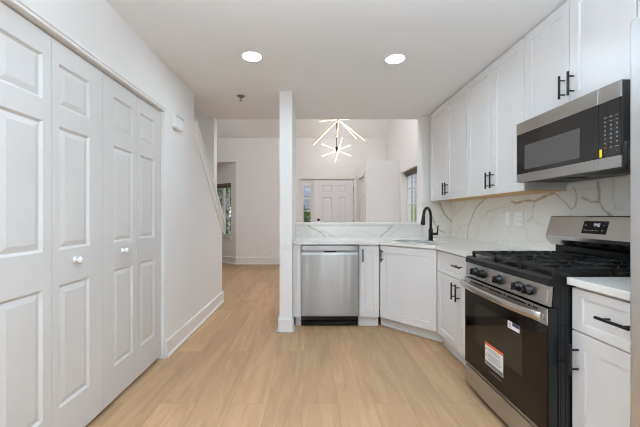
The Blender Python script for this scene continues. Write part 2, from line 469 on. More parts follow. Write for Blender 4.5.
def empty(name, loc):
    o = bpy.data.objects.new(name, None); COL.objects.link(o)
    o.empty_display_size = 0.1
    o.location = loc; ORG[o] = Vector(loc)
    return o
def tag(o, label, cat, group=None, kind=None):
    o['label'] = label; o['category'] = cat
    if group: o['group'] = group
    if kind: o['kind'] = kind
    return o
def struct(o, label, cat): return tag(o, label, cat, kind='structure')
def offset_copy(root, d, label):
    """a copy of a thing with its parts and sub-parts, moved by d"""
    def cp(o, par):
        c = o.copy(); COL.objects.link(c); c.parent = par
        if o in ORG: ORG[c] = ORG[o] + Vector(d)
        for ch in [x for x in bpy.data.objects if x.parent == o]: cp(ch, c)
        return c
    r = cp(root, None)
    r.location = root.location + Vector(d)
    r['label'] = label
    return r

def pull(T, x, z, length, vertical, parent, y0=0.0, name='handle'):
    """black bar pull on two posts; outward is +y of T"""
    mb = MB(T); h = length / 2; r = 0.0065; so = 0.034; pp = h * 0.62
    if vertical:
        mb.cyl((x, y0 + so, z - h), (x, y0 + so, z + h), r, n=14, bev=0.001)
        for s in (-1, 1): mb.cyl((x, y0 - 0.001, z + s * pp), (x, y0 + so, z + s * pp), 0.0045, n=12)
    else:
        mb.cyl((x - h, y0 + so, z), (x + h, y0 + so, z), r, n=14, bev=0.001)
        for s in (-1, 1): mb.cyl((x + s * pp, y0 - 0.001, z), (x + s * pp, y0 + so, z), 0.0045, n=12)
    return mb.build(name, M['bronze'], parent)

# ================================================================ SETTING
struct(MB().box(-3.6, 2.0, YK - 0.1, 8.6, -0.12, 0.0).build('floor', M['floor']), 'light oak plank floor running through kitchen and hall', 'floor')
# kitchen ceiling (open over the stairwell behind the knee wall)
mb = MB()
mb.prism([(XL - 0.13, YK - 0.1), (XW + 0.15, YK - 0.1), (XW + 0.15, YE), (XL - 0.13, YE)], HC, HC + 0.14, 'z')
struct(mb.build('ceiling', M['ceiling']), 'flat white kitchen ceiling with round downlights', 'ceiling')
# vaulted ceiling over the living room: rises from the front-door wall towards the kitchen
VZ0, VS = 3.05, 0.55
def vz(y): return VZ0 + VS * (YF - y)
mb = MB()
SKX, SK0, SK1 = 1.1, 4.6, 5.8
def vslab(ya, yb, xa, xb): mb.prism([(ya, vz(ya)), (yb, vz(yb)), (yb, vz(yb) + 0.12), (ya, vz(ya) + 0.12)], xa, xb, 'x')
vslab(YE - 1.6, SK0, -3.6, XW + 0.15); vslab(SK1, YF + 0.15, -3.6, XW + 0.15); vslab(SK0, SK1, -3.6, -SKX); vslab(SK0, SK1, SKX, XW + 0.15)
struct(mb.build('ceiling_vaulted', M['ceiling']), 'sloping white ceiling above the front door room', 'ceiling')
# loft wall above the kitchen ceiling edge (faces the living room) and along the stairwell
mb = MB()
mb.box(XL - 0.13, XW + 0.15, YE - 0.15, YE - 0.002, HC + 0.14, vz(YE - 0.1))
mb.box(XL - 0.13, XL - 0.02, 2.6, YE - 0.15, HC + 0.14, vz(2.6))
struct(mb.build('wall_loft', M['wall']), 'white wall above the kitchen ceiling edge', 'wall')
# wall with closet doors
CY0, CY1, CH = 1.144, 2.64, 2.045
mb = MB()
mb.box(XL - 0.13, XL, CY1 + 0.004, 3.33, 0, HC)
mb.box(XL - 0.13, XL, CY0, CY1 + 0.004, CH + 0.0005, HC)
mb.box(XL - 0.13, XL, YK, CY0, 0, HC)
struct(mb.build('wall_left', M['wall']), 'white wall holding the closet bifold doors', 'wall')
# closet interior
mb = MB()
mb.box(XL - 0.75, XL - 0.72, CY0 - 0.1, CY1 + 0.1, 0, HC); mb.box(XL - 0.72, XL - 0.13, CY0 - 0.1, CY0 - 0.07, 0, HC); mb.box(XL - 0.72, XL - 0.13, CY1 + 0.07, CY1 + 0.1, 0, HC)
struct(mb.build('wall_closet', M['wall']), 'white closet inner walls behind the bifold doors', 'wall')
# knee wall of the staircase
KY0, KY1 = 3.33, 4.39
kz = lambda y: 2.13 + (y - KY0) * (1.10 - 2.13) / (KY1 - KY0)
mb = MB(); mb.prism([(KY0, 0), (KY1, 0), (KY1, kz(KY1)), (KY0, kz(KY0))], XL - 0.13, XL, 'x')
struct(mb.build('wall_stair', M['wall']), 'white knee wall with sloped top beside the stairs', 'wall')
mb = MB()
a0, a1 = KY0 + 0.002, KY1 + 0.05
mb.prism([(a0, kz(a0)), (a1, kz(a1)), (a1, kz(a1) + 0.05), (a0, kz(a0) + 0.05)], XL - 0.16, XL + 0.032, 'x')
mb.prism([(a0, kz(a0) - 0.13), (a1 - 0.03, kz(a1 - 0.03) - 0.13), (a1 - 0.03, kz(a1 - 0.03)), (a0, kz(a0))], XL + 0.0005, XL + 0.015, 'x')
mb.box(XL - 0.13, XL + 0.015, KY1 + 0.001, KY1 + 0.016, kz(KY1) - 0.10, kz(KY1) - 0.02)
struct(mb.build('trim_1', M['trim']), 'sloping white handrail cap on the stair knee wall', 'trim')
# post standing behind the knee wall
mb = MB(); mb.box(XL - 0.15, XL - 0.02, 4.085, YE, kz(4.085) + 0.05, HC)
struct(mb.build('wall_post', M['wall']), 'white wall end rising from the sloped stair cap to the ceiling', 'wall post')
# stairwell walls
mb = MB(); mb.box(-2.25, XL - 0.17, 4.5, 4.6, 2.02, vz(4.6)); mb.box(-2.4, -2.25, 2.5, 7.0, 0, vz(2.6)); mb.box(-2.25, XL - 0.13, 2.7, 2.8, 0, vz(2.7))
struct(mb.build('wall_stairwell', M['wall']), 'white stairwell wall beyond the knee wall', 'wall')
# column wall between hall and kitchen, sink wall under and beside the pass-through
COLX0, COLX1, COLY = -0.305, -0.176, 3.26
struct(MB().box(COLX0, COLX1, COLY, YE, 0, HC).build('wall_column', M['wall']), 'narrow white wall end between the hall and the dishwasher', 'wall')
OPX1 = 1.42
struct(MB().box(COLX1, XW, YB, YE, 0, 1.062).box(OPX1, XW, YB, YE, 1.062, HC).build('wall_back', M['wall']), 'white half wall behind the sink under the pass-through', 'wall')
# right exterior wall, with a window opening in the living room
WY0, WY1, WZ0, WZ1 = 5.35, 6.50, 0.75, 2.05
mb = MB()
mb.box(XW, XW + 0.2, YK, -2.45, 0, HC + 0.05); mb.box(XW, XW + 0.2, -2.45, -0.25, 2.25, HC + 0.05); mb.box(XW, XW + 0.2, -0.25, YE, 0, HC + 0.05); mb.box(XF, XF + 0.2, YE, WY0, 0, 6)
mb.box(XF, XF + 0.2, WY0, WY1, 0, WZ0); mb.box(XF, XF + 0.2, WY0, WY1, WZ1, 6); mb.box(XF, XF + 0.2, WY1, YF + 0.15, 0, 6)
struct(mb.build('wall_right', M['wall']), 'white wall behind the range and along the far window', 'wall')
# front-door wall: openings for door + sidelight
FX0, FX1, FZ1 = -0.25, 1.075, 2.065
mb = MB()
mb.box(-1.775, FX0, YF, YF + 0.15, 0, 3.3); mb.box(FX1, XF, YF, YF + 0.15, 0, 3.3); mb.box(FX0, FX1, YF, YF + 0.15, FZ1, 3.3)
mb.box(-3.6, -1.775, YF, YF + 0.15, 2.47, 3.3)
struct(mb.build('wall_front', M['wall']), 'white wall around the front door', 'wall')
# bay: angled wall with window
BP0 = Vector((-1.775, YF, 0)); BD = Vector((-0.825, 0.6, 0)); BL = BD.length; BDn = BD.normalized()
BN = Vector((-BDn.y, BDn.x, 0));  BN = BN if BN.y < 0 else -BN
TB = frame(BP0, BDn, BN)
bw0, bw1, bz0, bz1 = 0.185, 0.95, 0.66, 1.98
mb = MB(TB)
mb.box(0, bw0, -0.15, 0, 0, 2.47); mb.box(bw1, BL, -0.15, 0, 0, 2.47); mb.box(bw0, bw1, -0.15, 0, 0, bz0); mb.box(bw0, bw1, -0.15, 0, bz1, 2.47)
struct(mb.build('wall_bay', M['wall']), 'angled white bay wall holding the hall window', 'wall')
BP1 = BP0 + BD
mb = MB(); mb.box(-3.6, BP1.x, BP1.y, BP1.y + 0.15, 0, 2.47)
struct(mb.build('wall_bay_far', M['wall']), 'white far wall of the bay', 'wall')
mb = MB(); mb.box(-3.6, -1.7, YF + 0.149, 8.6, 2.4701, 2.57)
struct(mb.build('ceiling_bay', M['ceiling']), 'white flat soffit over the bay window', 'ceiling')
# wall closing the bay on the stair side
mb = MB(); mb.box(-3.55, -3.4, 7.0, 8.5, 0, 2.6); mb.box(-3.55, -2.4, 6.9, 7.0, 0, 3.6)
struct(mb.build('wall_living', M['wall']), 'white wall closing the bay beside the stairwell', 'wall')
# wall behind the camera; patio door and rear doors are added for the light
mb = MB(); mb.box(XL - 0.13, -0.95, YK - 0.15, YK, 0, HC); mb.box(-0.05, 0.45, YK - 0.15, YK, 0, HC); mb.box(0.88, 1.10, YK - 0.15, YK, 0, HC); mb.box(-0.95, -0.05, YK - 0.15, YK, 2.1, HC); mb.box(0.45, 0.88, YK - 0.15, YK, 2.1, HC); mb.box(1.10, XW, YK - 0.15, YK, 2.1, HC)
struct(mb.build('wall_rear', M['wall']), 'white wall behind the viewer with an added narrow glazed door', 'wall')
w = empty('added_door_6', (0.66, YK - 0.07, 0)); struct(w, 'added unseen narrow glazed door in the wall behind the viewer', 'door')  # added glazing that puts a bright streak in the dishwasher front
mb = MB()
mb.box(0.45, 0.50, YK - 0.11, YK - 0.05, 0, 2.1); mb.box(0.83, 0.88, YK - 0.11, YK - 0.05, 0, 2.1); mb.box(0.50, 0.83, YK - 0.11, YK - 0.05, 0, 0.1); mb.box(0.50, 0.83, YK - 0.11, YK - 0.05, 2.0, 2.1); mb.box(0.69, 0.72, YK - 0.10, YK - 0.06, 0.1, 2.0)
mb.build('door_frame', M['trim'], w)
MB().box(0.49, 0.84, YK - 0.082, YK - 0.078, 0.09, 2.01).build('pane', M['glass'], w)
for nm, xa_, xb_, lb in (('added_door_7', -0.95, -0.05, 'added unseen dark walnut door on the closet side behind the viewer'), ('added_door_8', 1.10, XW - 0.002, 'added unseen dark walnut door on the range side behind the viewer')):  # added dark doors, darkening the reflected edges of the dishwasher
    w = struct(empty(nm, ((xa_ + xb_) / 2, YK - 0.06, 0)), lb, 'door')
    cm_ = (xa_ + xb_) / 2
    MB(frame((0, YK - 0.05, 0), (1, 0, 0), (0, 1, 0))).panel_door(xa_ + 0.005, xb_ - 0.005, 0.008, 2.09, -0.04, 0.0, [(xa_ + 0.12, cm_ - 0.05, 0.25, 0.95), (cm_ + 0.05, xb_ - 0.12, 0.25, 0.95), (xa_ + 0.12, cm_ - 0.05, 1.1, 1.95), (cm_ + 0.05, xb_ - 0.12, 1.1, 1.95)]).build('door_panel', M['walnut'], w)
w = empty('added_door_5', (XW + 0.1, -1.35, 0)); struct(w, 'added unseen sliding glass patio door behind the viewer', 'door')  # added glazed opening for fill light behind the camera
mb = MB()
for yy in (-2.45, -1.38, -0.31): mb.box(XW + 0.07, XW + 0.13, yy, yy + 0.06, 0, 2.25)
mb.box(XW + 0.07, XW + 0.13, -2.45, -0.25, 0.0, 0.07); mb.box(XW + 0.07, XW + 0.13, -2.45, -0.25, 2.18, 2.25)
mb.build('door_frame', M['trim'], w)
MB().box(XW + 0.098, XW + 0.102, -2.4, -0.3, 0.06, 2.19).build('pane', M['glass'], w)

# baseboards
def baseboard(name, T, L, label, h=0.14, x0=0.0):
    mb = MB(T)
    mb.prism([(0.0005, 0), (0.026, 0), (0.026, 0.012), (0.016, 0.022), (0.016, h - 0.012), (0.010, h), (0.0005, h)], x0, L, 'x')
    return struct(mb.build(name, M['trim']), label, 'baseboard')
def baseboard_xy(name, p, a, n, L, label, h=0.14):
    return baseboard(name, frame((p[0], p[1], 0), a, n), L, label, h)
baseboard_xy('baseboard_left', (XL, CY1 + 0.02), (0, 1, 0), (1, 0, 0), KY1 - CY1, 'white baseboard along the stair wall beside the closet')
baseboard_xy('baseboard_stair_end', (XL - 0.13, KY1), (1, 0, 0), (0, 1, 0), 0.15, 'white baseboard at the end of the stair knee wall')
mb = MB()
hb = 0.135
for (x0, x1, y0, y1) in ((COLX0 - 0.012, COLX1 + 0.012, COLY - 0.016, COLY - 0.0005), (COLX0 - 0.016, COLX0 - 0.0005, COLY - 0.016, YE), (COLX1 + 0.0005, COLX1 + 0.014, COLY - 0.016, 3.40)):
    mb.box(x0, x1, y0, y1, 0, hb, 0.004)
for (x0, x1, y0, y1) in ((COLX0 - 0.024, COLX1 + 0.022, COLY - 0.028, COLY - 0.0005), (COLX0 - 0.028, COLX0 - 0.0005, COLY - 0.028, YE), (COLX1 + 0.0005, COLX1 + 0.024, COLY - 0.028, 3.40)):
    mb.box(x0, x1, y0, y1, 0, 0.02, 0.005)
struct(mb.build('baseboard_column', M['trim']), 'white baseboard wrapped round the narrow wall end', 'baseboard')
baseboard_xy('baseboard_front', (-1.775, YF), (1, 0, 0), (0, -1, 0), 1.44, 'white baseboard along the far hall wall', 0.17)
baseboard('baseboard_bay', TB, BL, 'white baseboard below the bay window', 0.17)

# ---------------------------------------------------------------- closet bifold doors
XD = -1.225
TD = frame((XD, 0, 0), (0, 1, 0), (1, 0, 0))
def leaf(parent, y0, y1, wide_left):
    sl, sr = (0.11, 0.048) if wide_left else (0.048, 0.11)
    a, b = y0 + sl, y1 - sr
    mb = MB(TD)
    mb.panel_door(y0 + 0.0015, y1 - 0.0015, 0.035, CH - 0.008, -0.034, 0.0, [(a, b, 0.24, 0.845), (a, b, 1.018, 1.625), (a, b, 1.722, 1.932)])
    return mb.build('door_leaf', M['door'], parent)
def knob(parent, y, z):
    mb = MB(TD)
    mb.lathe([(0.0, 0.0), (0.016, 0.0), (0.016, 0.004), (0.007, 0.006), (0.007, 0.016), (0.014, 0.020), (0.0175, 0.028), (0.0165, 0.036), (0.010, 0.041), (0.0, 0.042)], (y, -0.002, z), (0, 1, 0), 24)
    return mb.build('door_knob', M['crystal'], parent)
L0, L1, L2, L3, L4 = 1.144, 1.518, 1.892, 2.266, 2.638
d1 = struct(empty('door_1', (XD, (L0 + L2) / 2, 0)), 'nearer white bifold closet door pair with a round knob', 'door')
leaf(d1, L0, L1, True); lf = leaf(d1, L1, L2, False); knob(lf, 1.672, 0.957)
d2 = struct(empty('door_2', (XD, (L2 + L4) / 2, 0)), 'farther white bifold closet door pair beside the door chime wall', 'door')
lf = leaf(d2, L2, L3, True); leaf(d2, L3, L4, False); knob(lf, 2.098, 0.957)
# header moulding over the closet doors
mb = MB()
mb.box(XL + 0.0005, XL + 0.007, CY0 - 0.05, CY1 + 0.012, CH + 0.002, CH + 0.026, 0.002)
mb.box(XL + 0.0005, XL + 0.013, CY0 - 0.05, CY1 + 0.012, CH + 0.018, CH + 0.036, 0.004)
struct(mb.build('trim_2', M['trim']), 'white header moulding above the closet doors', 'trim')

# ---------------------------------------------------------------- front door, sidelight, casing
TFr = frame((0, YF, 0), (1, 0, 0), (0, -1, 0))
DX0, DX1 = 0.135, 1.065
dr = struct(empty('door_3', (0.6, YF, 0)), 'white six panel front door with dark deadbolt', 'door')
cx = (DX0 + DX1) / 2
pans = []
for (a, b) in ((DX0 + 0.165, cx - 0.05), (cx + 0.085, DX1 - 0.19)):
    pans += [(a, b, 0.25, 0.80), (a, b, 0.98, 1.62), (a, b, 1.73, 1.91)]
MB(TFr).panel_door(DX0, DX1, 0.012, 2.05, -0.075, -0.03, pans, sink=0.018, groove=0.022, rise=0.035, up=0.010).build('door_panel', M['entry_door'], dr)
MB(TFr).lathe([(0, 0), (0.032, 0), (0.032, 0.012), (0.026, 0.02), (0, 0.022)], (DX0 + 0.085, -0.03, 1.075), (0, 1, 0)).build('deadbolt', M['black'], dr)
MB(TFr).lathe([(0, 0), (0.032, 0), (0.03, 0.008), (0.012, 0.012), (0.012, 0.035), (0.027, 0.05), (0.022, 0.068), (0, 0.072)], (DX0 + 0.085, -0.03, 0.93), (0, 1, 0)).build('door_knob', M['black'], dr)
for zz in (0.25, 1.05, 1.83):
    MB(TFr).cyl((DX1 + 0.001, -0.022, zz - 0.045), (DX1 + 0.001, -0.022, zz + 0.045), 0.007, n=10).build('hinge', M['nickel'], dr)
mb = MB(TFr)
mb.box(DX1 + 0.006, FX1, -0.15, -0.02, 0, FZ1 - 0.012); mb.box(FX0, FX1, -0.15, -0.02, FZ1 - 0.012, FZ1)
mb.box(DX0 - 0.06, DX0 - 0.004, -0.15, -0.012, 0, FZ1 - 0.012); mb.box(FX0, FX0 + 0.02, -0.15, -0.012, 0, FZ1 - 0.012)
struct(mb.build('trim_3', M['trim']), 'white front door jamb and mullion', 'trim')
mb = MB(TFr)
mb.box(FX0 - 0.085, FX0 + 0.005, 0.0005, 0.018, 0, FZ1 + 0.09, 0.004); mb.box(FX1 - 0.005, FX1 + 0.085, 0.0005, 0.018, 0, FZ1 + 0.09, 0.004)
mb.box(FX0 - 0.085, FX1 + 0.085, 0.0005, 0.020, FZ1 - 0.005, FZ1 + 0.09, 0.004)
struct(mb.build('trim_4', M['trim']), 'white casing round the front door and sidelight', 'trim')
sl = struct(empty('window_1', (-0.1, YF, 0)), 'narrow sidelight window left of the front door', 'window')
gx0, gx1, gz0, gz1 = -0.145, 0.025, 0.35, 1.90
sx0, sx1 = FX0 + 0.022, DX0 - 0.062
mb = MB(TFr)
mb.box(sx0, gx0, -0.10, -0.05, 0.01, FZ1 - 0.014); mb.box(gx1, sx1, -0.10, -0.05, 0.01, FZ1 - 0.014)
mb.box(gx0, gx1, -0.10, -0.05, 0.01, gz0); mb.box(gx0, gx1, -0.10, -0.05, gz1, FZ1 - 0.014)
for k in range(1, 5):
    z = gz1 - k * 0.305; mb.box(gx0, gx1, -0.095, -0.06, z - 0.012, z + 0.012)
mb.box(gx0 - 0.012, gx0, -0.05, -0.04, gz0, gz1); mb.box(gx1, gx1 + 0.012, -0.05, -0.04, gz0, gz1); mb.box(gx0 - 0.012, gx1 + 0.012, -0.05, -0.04, gz1, gz1 + 0.012)
mb.build('window_frame', M['trim'], sl)
MB(TFr).box(gx0, gx1, -0.082, -0.078, gz0, gz1).build('pane', M['glass'], sl)

# ---------------------------------------------------------------- boxed-in closet in the entry with its side door
BX0, BY0, BZ = 1.168, 6.62, 2.32
mb = MB()
mb.box(BX0, XF - 0.001, BY0, BY0 + 0.1, 0, BZ - 0.06); mb.box(BX0, BX0 + 0.1, BY0 + 0.1, BY0 + 0.16, 0, BZ - 0.06); mb.box(BX0, BX0 + 0.1, BY0 + 0.97, YF - 0.001, 0, BZ - 0.06)
mb.box(BX0, BX0 + 0.1, BY0 + 0.16, BY0 + 0.97, 2.04, BZ - 0.06); mb.box(BX0, XF - 0.001, BY0, YF - 0.001, BZ - 0.06, BZ)
struct(mb.build('wall_entry_closet', M['wall']), 'low cream boxed closet with flat top beside the front door', 'wall')
TE = frame((BX0, 0, 0), (0, 1, 0), (-1, 0, 0))
d4 = struct(empty('door_4', (BX0 + 0.05, BY0 + 0.56, 0)), 'white panel door in the side of the entry closet', 'door')
y0, y1 = BY0 + 0.165, BY0 + 0.965; c_ = (y0 + y1) / 2
pans = []
for (a, b) in ((y0 + 0.11, c_ - 0.05), (c_ + 0.05, y1 - 0.11)): pans += [(a, b, 0.25, 0.80), (a, b, 0.98, 1.60), (a, b, 1.70, 1.91)]
MB(TE).panel_door(y0, y1, 0.012, 2.035, -0.06, -0.025, pans).build('door_panel', M['entry_door'], d4)
mb = MB(TE)
mb.box(y0 - 0.065, y0 - 0.005, 0.0005, 0.015, 0, 2.10, 0.004); mb.box(y1 + 0.005, y1 + 0.065, 0.0005, 0.015, 0, 2.10, 0.004); mb.box(y0 - 0.065, y1 + 0.065, 0.0005, 0.017, 2.035, 2.10, 0.004)
mb.build('door_frame', M['trim'], d4)

# ---------------------------------------------------------------- windows
w2 = struct(empty('window_2', (XF + 0.15, (WY0 + WY1) / 2, WZ0)), 'tall window in the side wall past the pass-through', 'window')
mb = MB()
xa, xb = XF + 0.13, XF + 0.19
mb.box(xa, xb, WY0, WY0 + 0.05, WZ0, WZ1); mb.box(xa, xb, WY1 - 0.05, WY1, WZ0, WZ1); mb.box(xa, xb, WY0, WY1, WZ0, WZ0 + 0.05); mb.box(xa, xb, WY0, WY1, WZ1 - 0.05, WZ1)
mb.box(xa, xb, (WY0 + WY1) / 2 - 0.03, (WY0 + WY1) / 2 + 0.03, WZ0, WZ1)
for k in range(1, 4):
    z = WZ0 + k * (WZ1 - WZ0) / 4; mb.box(xa + 0.02, xb - 0.02, WY0, WY1, z - 0.008, z + 0.008)
for yy in (WY0 + 0.30, WY1 - 0.30): mb.box(xa + 0.02, xb - 0.02, yy - 0.008, yy + 0.008, WZ0, WZ1)
mb.build('window_frame', M['trim'], w2)
MB().box(XF + 0.158, XF + 0.162, WY0 + 0.04, WY1 - 0.04, WZ0 + 0.04, WZ1 - 0.04).build('pane', M['glass'], w2)
MB().box(XF - 0.03, XF + 0.125, WY0 - 0.03, WY1 + 0.03, WZ0 - 0.03, WZ0, 0.004).build('window_sill', M['trim'], w2)
def shade(name, T, x0, x1, y, z1, drop, label):
    s = tag(empty(name, T @ Vector(((x0 + x1) / 2, y, z1))), label, 'window shade')
    MB(T).box(x0, x1, y - 0.035, y + 0.035, z1 - 0.055, z1, 0.006).build('cassette', M['shade'], s)
    MB(T).box(x0 + 0.015, x1 - 0.015, y - 0.003, y + 0.001, z1 - drop, z1 - 0.05).build('fabric', M['shade'], s)
    MB(T).box(x0 + 0.015, x1 - 0.015, y - 0.01, y + 0.008, z1 - drop - 0.02, z1 - drop, 0.003).build('bottom_rail', M['shade'], s)
    return s
TR = frame((XF, 0, 0), (0, 1, 0), (-1, 0, 0))
shade('roller_shade', TR, WY0 + 0.01, WY1 - 0.01, -0.095, WZ1 - 0.002, 0.07, 'taupe roller shade at the top of the side wall window')
w3 = struct(empty('window_3', TB @ Vector(((bw0 + bw1) / 2, 0, bz0))), 'bay window past the stair wall at the hall end', 'window')
mb = MB(TB)
mb.box(bw0, bw0 + 0.045, -0.13, -0.07, bz0, bz1); mb.box(bw1 - 0.045, bw1, -0.13, -0.07, bz0, bz1); mb.box(bw0, bw1, -0.13, -0.07, bz0, bz0 + 0.05); mb.box(bw0, bw1, -0.13, -0.07, bz1 - 0.05, bz1)
mb.box((bw0 + bw1) / 2 - 0.03, (bw0 + bw1) / 2 + 0.03, -0.13, -0.07, bz0, bz1)
for k in range(1, 4):
    z = bz0 + k * (bz1 - bz0) / 4; mb.box(bw0, bw1, -0.11, -0.09, z - 0.008, z + 0.008)
mb.box((bw0 * 3 + bw1) / 4 - 0.008, (bw0 * 3 + bw1) / 4 + 0.008, -0.11, -0.09, bz0, bz1)
mb.build('window_frame', M['trim'], w3)
MB(TB).box(bw0 + 0.03, bw1 - 0.03, -0.102, -0.098, bz0 + 0.03, bz1 - 0.03).build('pane', M['glass'], w3)
MB(TB).box(bw0 - 0.03, bw1 + 0.03, -0.065, 0.035, bz0 - 0.03, bz0, 0.004).box(bw0 - 0.02, bw1 + 0.02, 0.0005, 0.015, bz0 - 0.10, bz0 - 0.03, 0.003).build('window_sill', M['trim'], w3)
shade('roller_shade', TB, bw0 + 0.01, bw1 - 0.01, -0.03, bz1 - 0.002, 0.09, 'dark taupe roller shade at the top of the bay window')
w4 = struct(empty('added_window_4', (0, 5.2, vz(5.2))), 'added unseen skylight in the sloping entry ceiling', 'window')  # added out of view to light the entry from above
def vbox(mb, ya, yb, xa, xb, lo, hi): mb.prism([(ya, vz(ya) + lo), (yb, vz(yb) + lo), (yb, vz(yb) + hi), (ya, vz(ya) + hi)], xa, xb, 'x')
mb = MB()
vbox(mb, SK0, SK0 + 0.05, -SKX, SKX, 0.05, 0.16); vbox(mb, SK1 - 0.05, SK1, -SKX, SKX, 0.05, 0.16); vbox(mb, SK0 + 0.05, SK1 - 0.05, -SKX, -SKX + 0.05, 0.05, 0.16); vbox(mb, SK0 + 0.05, SK1 - 0.05, SKX - 0.05, SKX, 0.05, 0.16)
mb.build('window_frame', M['trim'], w4)
mb = MB(); vbox(mb, SK0 + 0.03, SK1 - 0.03, -SKX + 0.03, SKX - 0.03, 0.10, 0.105); mb.build('pane', M['glass'], w4)

# ---------------------------------------------------------------- outdoors seen through the windows
struct(MB().box(-20, 25, 8.75, 40, -0.35, -0.25).build('ground', M['lawn']), 'green lawn outside the front windows', 'lawn')
struct(MB().box(2.2, 25, 1.5, 8.74, -0.35, -0.25).build('ground_side', M['lawn']), 'green lawn outside the side window', 'lawn')
def house(x0, x1, y0, y1, zt, label, wins):
    h = tag(empty('neighbor_house', ((x0 + x1) / 2, (y0 + y1) / 2, -0.25)), label, 'house', 'houses across the yard')
    MB().box(x0, x1, y0, y1, -0.25, zt).build('siding_wall', M['siding'], h)
    MB().prism([(x0 - 0.3, zt), (x1 + 0.3, zt), ((x0 + x1) / 2, zt + 1.8)], y0 - 0.3, y1 + 0.3, 'y').build('gable_roof', M['roof'], h)
    for (a, b, c, d) in wins:
        f = MB().box(a - 0.08, b + 0.08, y0 - 0.05, y0 - 0.001, c - 0.08, d + 0.08).build('house_window', M['trim'], h)
        MB().box(a, b, y0 - 0.056, y0 - 0.051, c, d).build('pane', M['sidewin'], f)
house(-3.0, 5.0, 13.5, 17.5, 4.6, 'pale lilac house seen through the narrow sidelight', [(-1.6, -0.7, 0.9, 2.2), (1.5, 2.4, 0.9, 2.2)])
house(-10.5, -4.5, 13.5, 18, 4.6, 'pale lilac house seen through the bay window', [(-8.6, -7.8, 0.9, 2.2), (-6.2, -5.4, 0.9, 2.2)])
def bush(x, y, z0, rx, ry, h, mat, label, n=900, leafs=0.09):
    b = bmesh.new()
    for i in range(n):
        th = random.uniform(0, 2 * math.pi); u = random.uniform(-1, 1); rr = random.uniform(0.55, 1.0) ** 0.5
        c = Vector((x + rx * rr * math.sqrt(1 - u * u) * math.cos(th), y + ry * rr * math.sqrt(1 - u * u) * math.sin(th), z0 + h * (0.5 + 0.5 * u * rr)))
        a = Vector((random.gauss(0, 1), random.gauss(0, 1), random.gauss(0, 1))).normalized(); t = a.orthogonal().normalized(); s = leafs * random.uniform(0.6, 1.3)
        w = a.cross(t)
        b.faces.new([b.verts.new(c + t * s), b.verts.new(c + w * s * 0.5), b.verts.new(c - t * s), b.verts.new(c - w * s * 0.5)])
    r = tag(empty('garden_shrub', (x, y, z0)), label, 'shrub', 'shrubs outside the windows')
    mb = MB(); mb._add(b); mb.build('foliage', mat, r, recalc=False)
    mb = MB()
    for k in range(5):
        a = k * 1.257; mb.tube([(x + 0.04 * math.cos(a), y + 0.04 * math.sin(a), z0), (x + rx * 0.3 * math.cos(a), y + ry * 0.3 * math.sin(a), z0 + h * 0.45), (x + rx * 0.55 * math.cos(a), y + ry * 0.55 * math.sin(a), z0 + h * 0.75)], 0.02, 6)
    mb.build('stem', M['roof'], r)
    return r
bush(-0.25, 9.9, -0.25, 0.6, 0.5, 1.75, M['leaf'], 'rounded green shrub outside the front sidelight')
bush(-3.15, 10.2, -0.25, 0.85, 0.9, 3.3, M['leaf'], 'tall green shrub outside the bay window', 1400)
bush(2.9, 8.2, -0.25, 0.75, 1.0, 1.75, M['leaf_y'], 'yellow green shrub outside the side wall window', 1300)

# ================================================================ CABINETS
def shaker(T, x0, x1, z0, z1, parent, name='door', st=0.062):
    return MB(T).framed_panel(x0, x1, z0, z1, 0.0005, 0.02, st, st, st, st, 0.009).build(name, M['cabinet'], parent)
TU = frame((XU + 0.02, 0, 0), (0, 1, 0), (-1, 0, 0))       # back plane of wall-cabinet doors
GAP = 0.0018
def wall_cab(y0, ym, y1, z0, label, handle_z=None, ply=True):
    c = tag(empty('wall_cabinet', (XU + 0.15, (y0 + y1) / 2, z0)), label, 'cabinet', 'white wall cabinets above the range counter')
    MB().box(XU + 0.0205, XW - 0.001, y0 + 0.0005, y1 - 0.0005, z0 + 0.004, HC - 0.002).build('body', M['cabinet'], c)
    if ply: MB().box(XU + 0.021, XW - 0.002, y0 + 0.001, y1 - 0.001, z0, z0 + 0.0035).build('underside_panel', M['ply'], c)
    hz = handle_z if handle_z else z0 + 0.115
    da = shaker(TU, y0 + GAP, ym - GAP, z0 + 0.001, HC - 0.012, c); pull(TU, ym - 0.032, hz, 0.135, True, da, 0.02)
    db = shaker(TU, ym + GAP, y1 - GAP, z0 + 0.001, HC - 0.012, c); pull(TU, ym + 0.032, hz, 0.135, True, db, 0.02)
    return c
wall_cab(3.060, 3.500, 3.970, ZU, 'white double door wall cabinet next to the pass-through, nearest the faucet')
wall_cab(2.232, 2.637, 3.058, ZU, 'white double door wall cabinet just beyond the microwave')
wall_cab(1.470, 1.848, 2.230, 1.822, 'short white double door wall cabinet directly above the microwave', ply=False)
# cabinet over the refrigerator
c = tag(empty('wall_cabinet', (XU + 0.15, 1.0, 1.85)), 'white cabinet sliver above the refrigerator', 'cabinet', 'white wall cabinets above the range counter')
MB().box(XU + 0.0205, XW - 0.001, 0.50, 1.466, 1.86, HC - 0.002).build('body', M['cabinet'], c)
da = shaker(TU, 0.502, 0.980, 1.862, HC - 0.012, c); pull(TU, 0.95, 1.97, 0.135, True, da, 0.02)
db = shaker(TU, 0.984, 1.464, 1.862, HC - 0.012, c); pull(TU, 1.014, 1.97, 0.135, True, db, 0.02)
# deep wall cabinet between microwave and refrigerator: only its pull shows past the fridge
c = tag(empty('wall_cabinet', (1.55, 1.15, ZU)), 'narrow deep cabinet by the refrigerator, only its black pull showing', 'cabinet', 'white wall cabinets above the range counter')
MB().box(1.3265, XW - 0.0125, 1.03, 1.299, 1.31, 1.84).build('body', M['cabinet'], c)
TX = frame((1.326, 0, 0), (0, 1, 0), (-1, 0, 0))
da = shaker(TX, 1.032, 1.297, 1.312, 1.838, c, st=0.045); pull(TX, 1.285, 1.438, 0.098, True, da, 0.02)

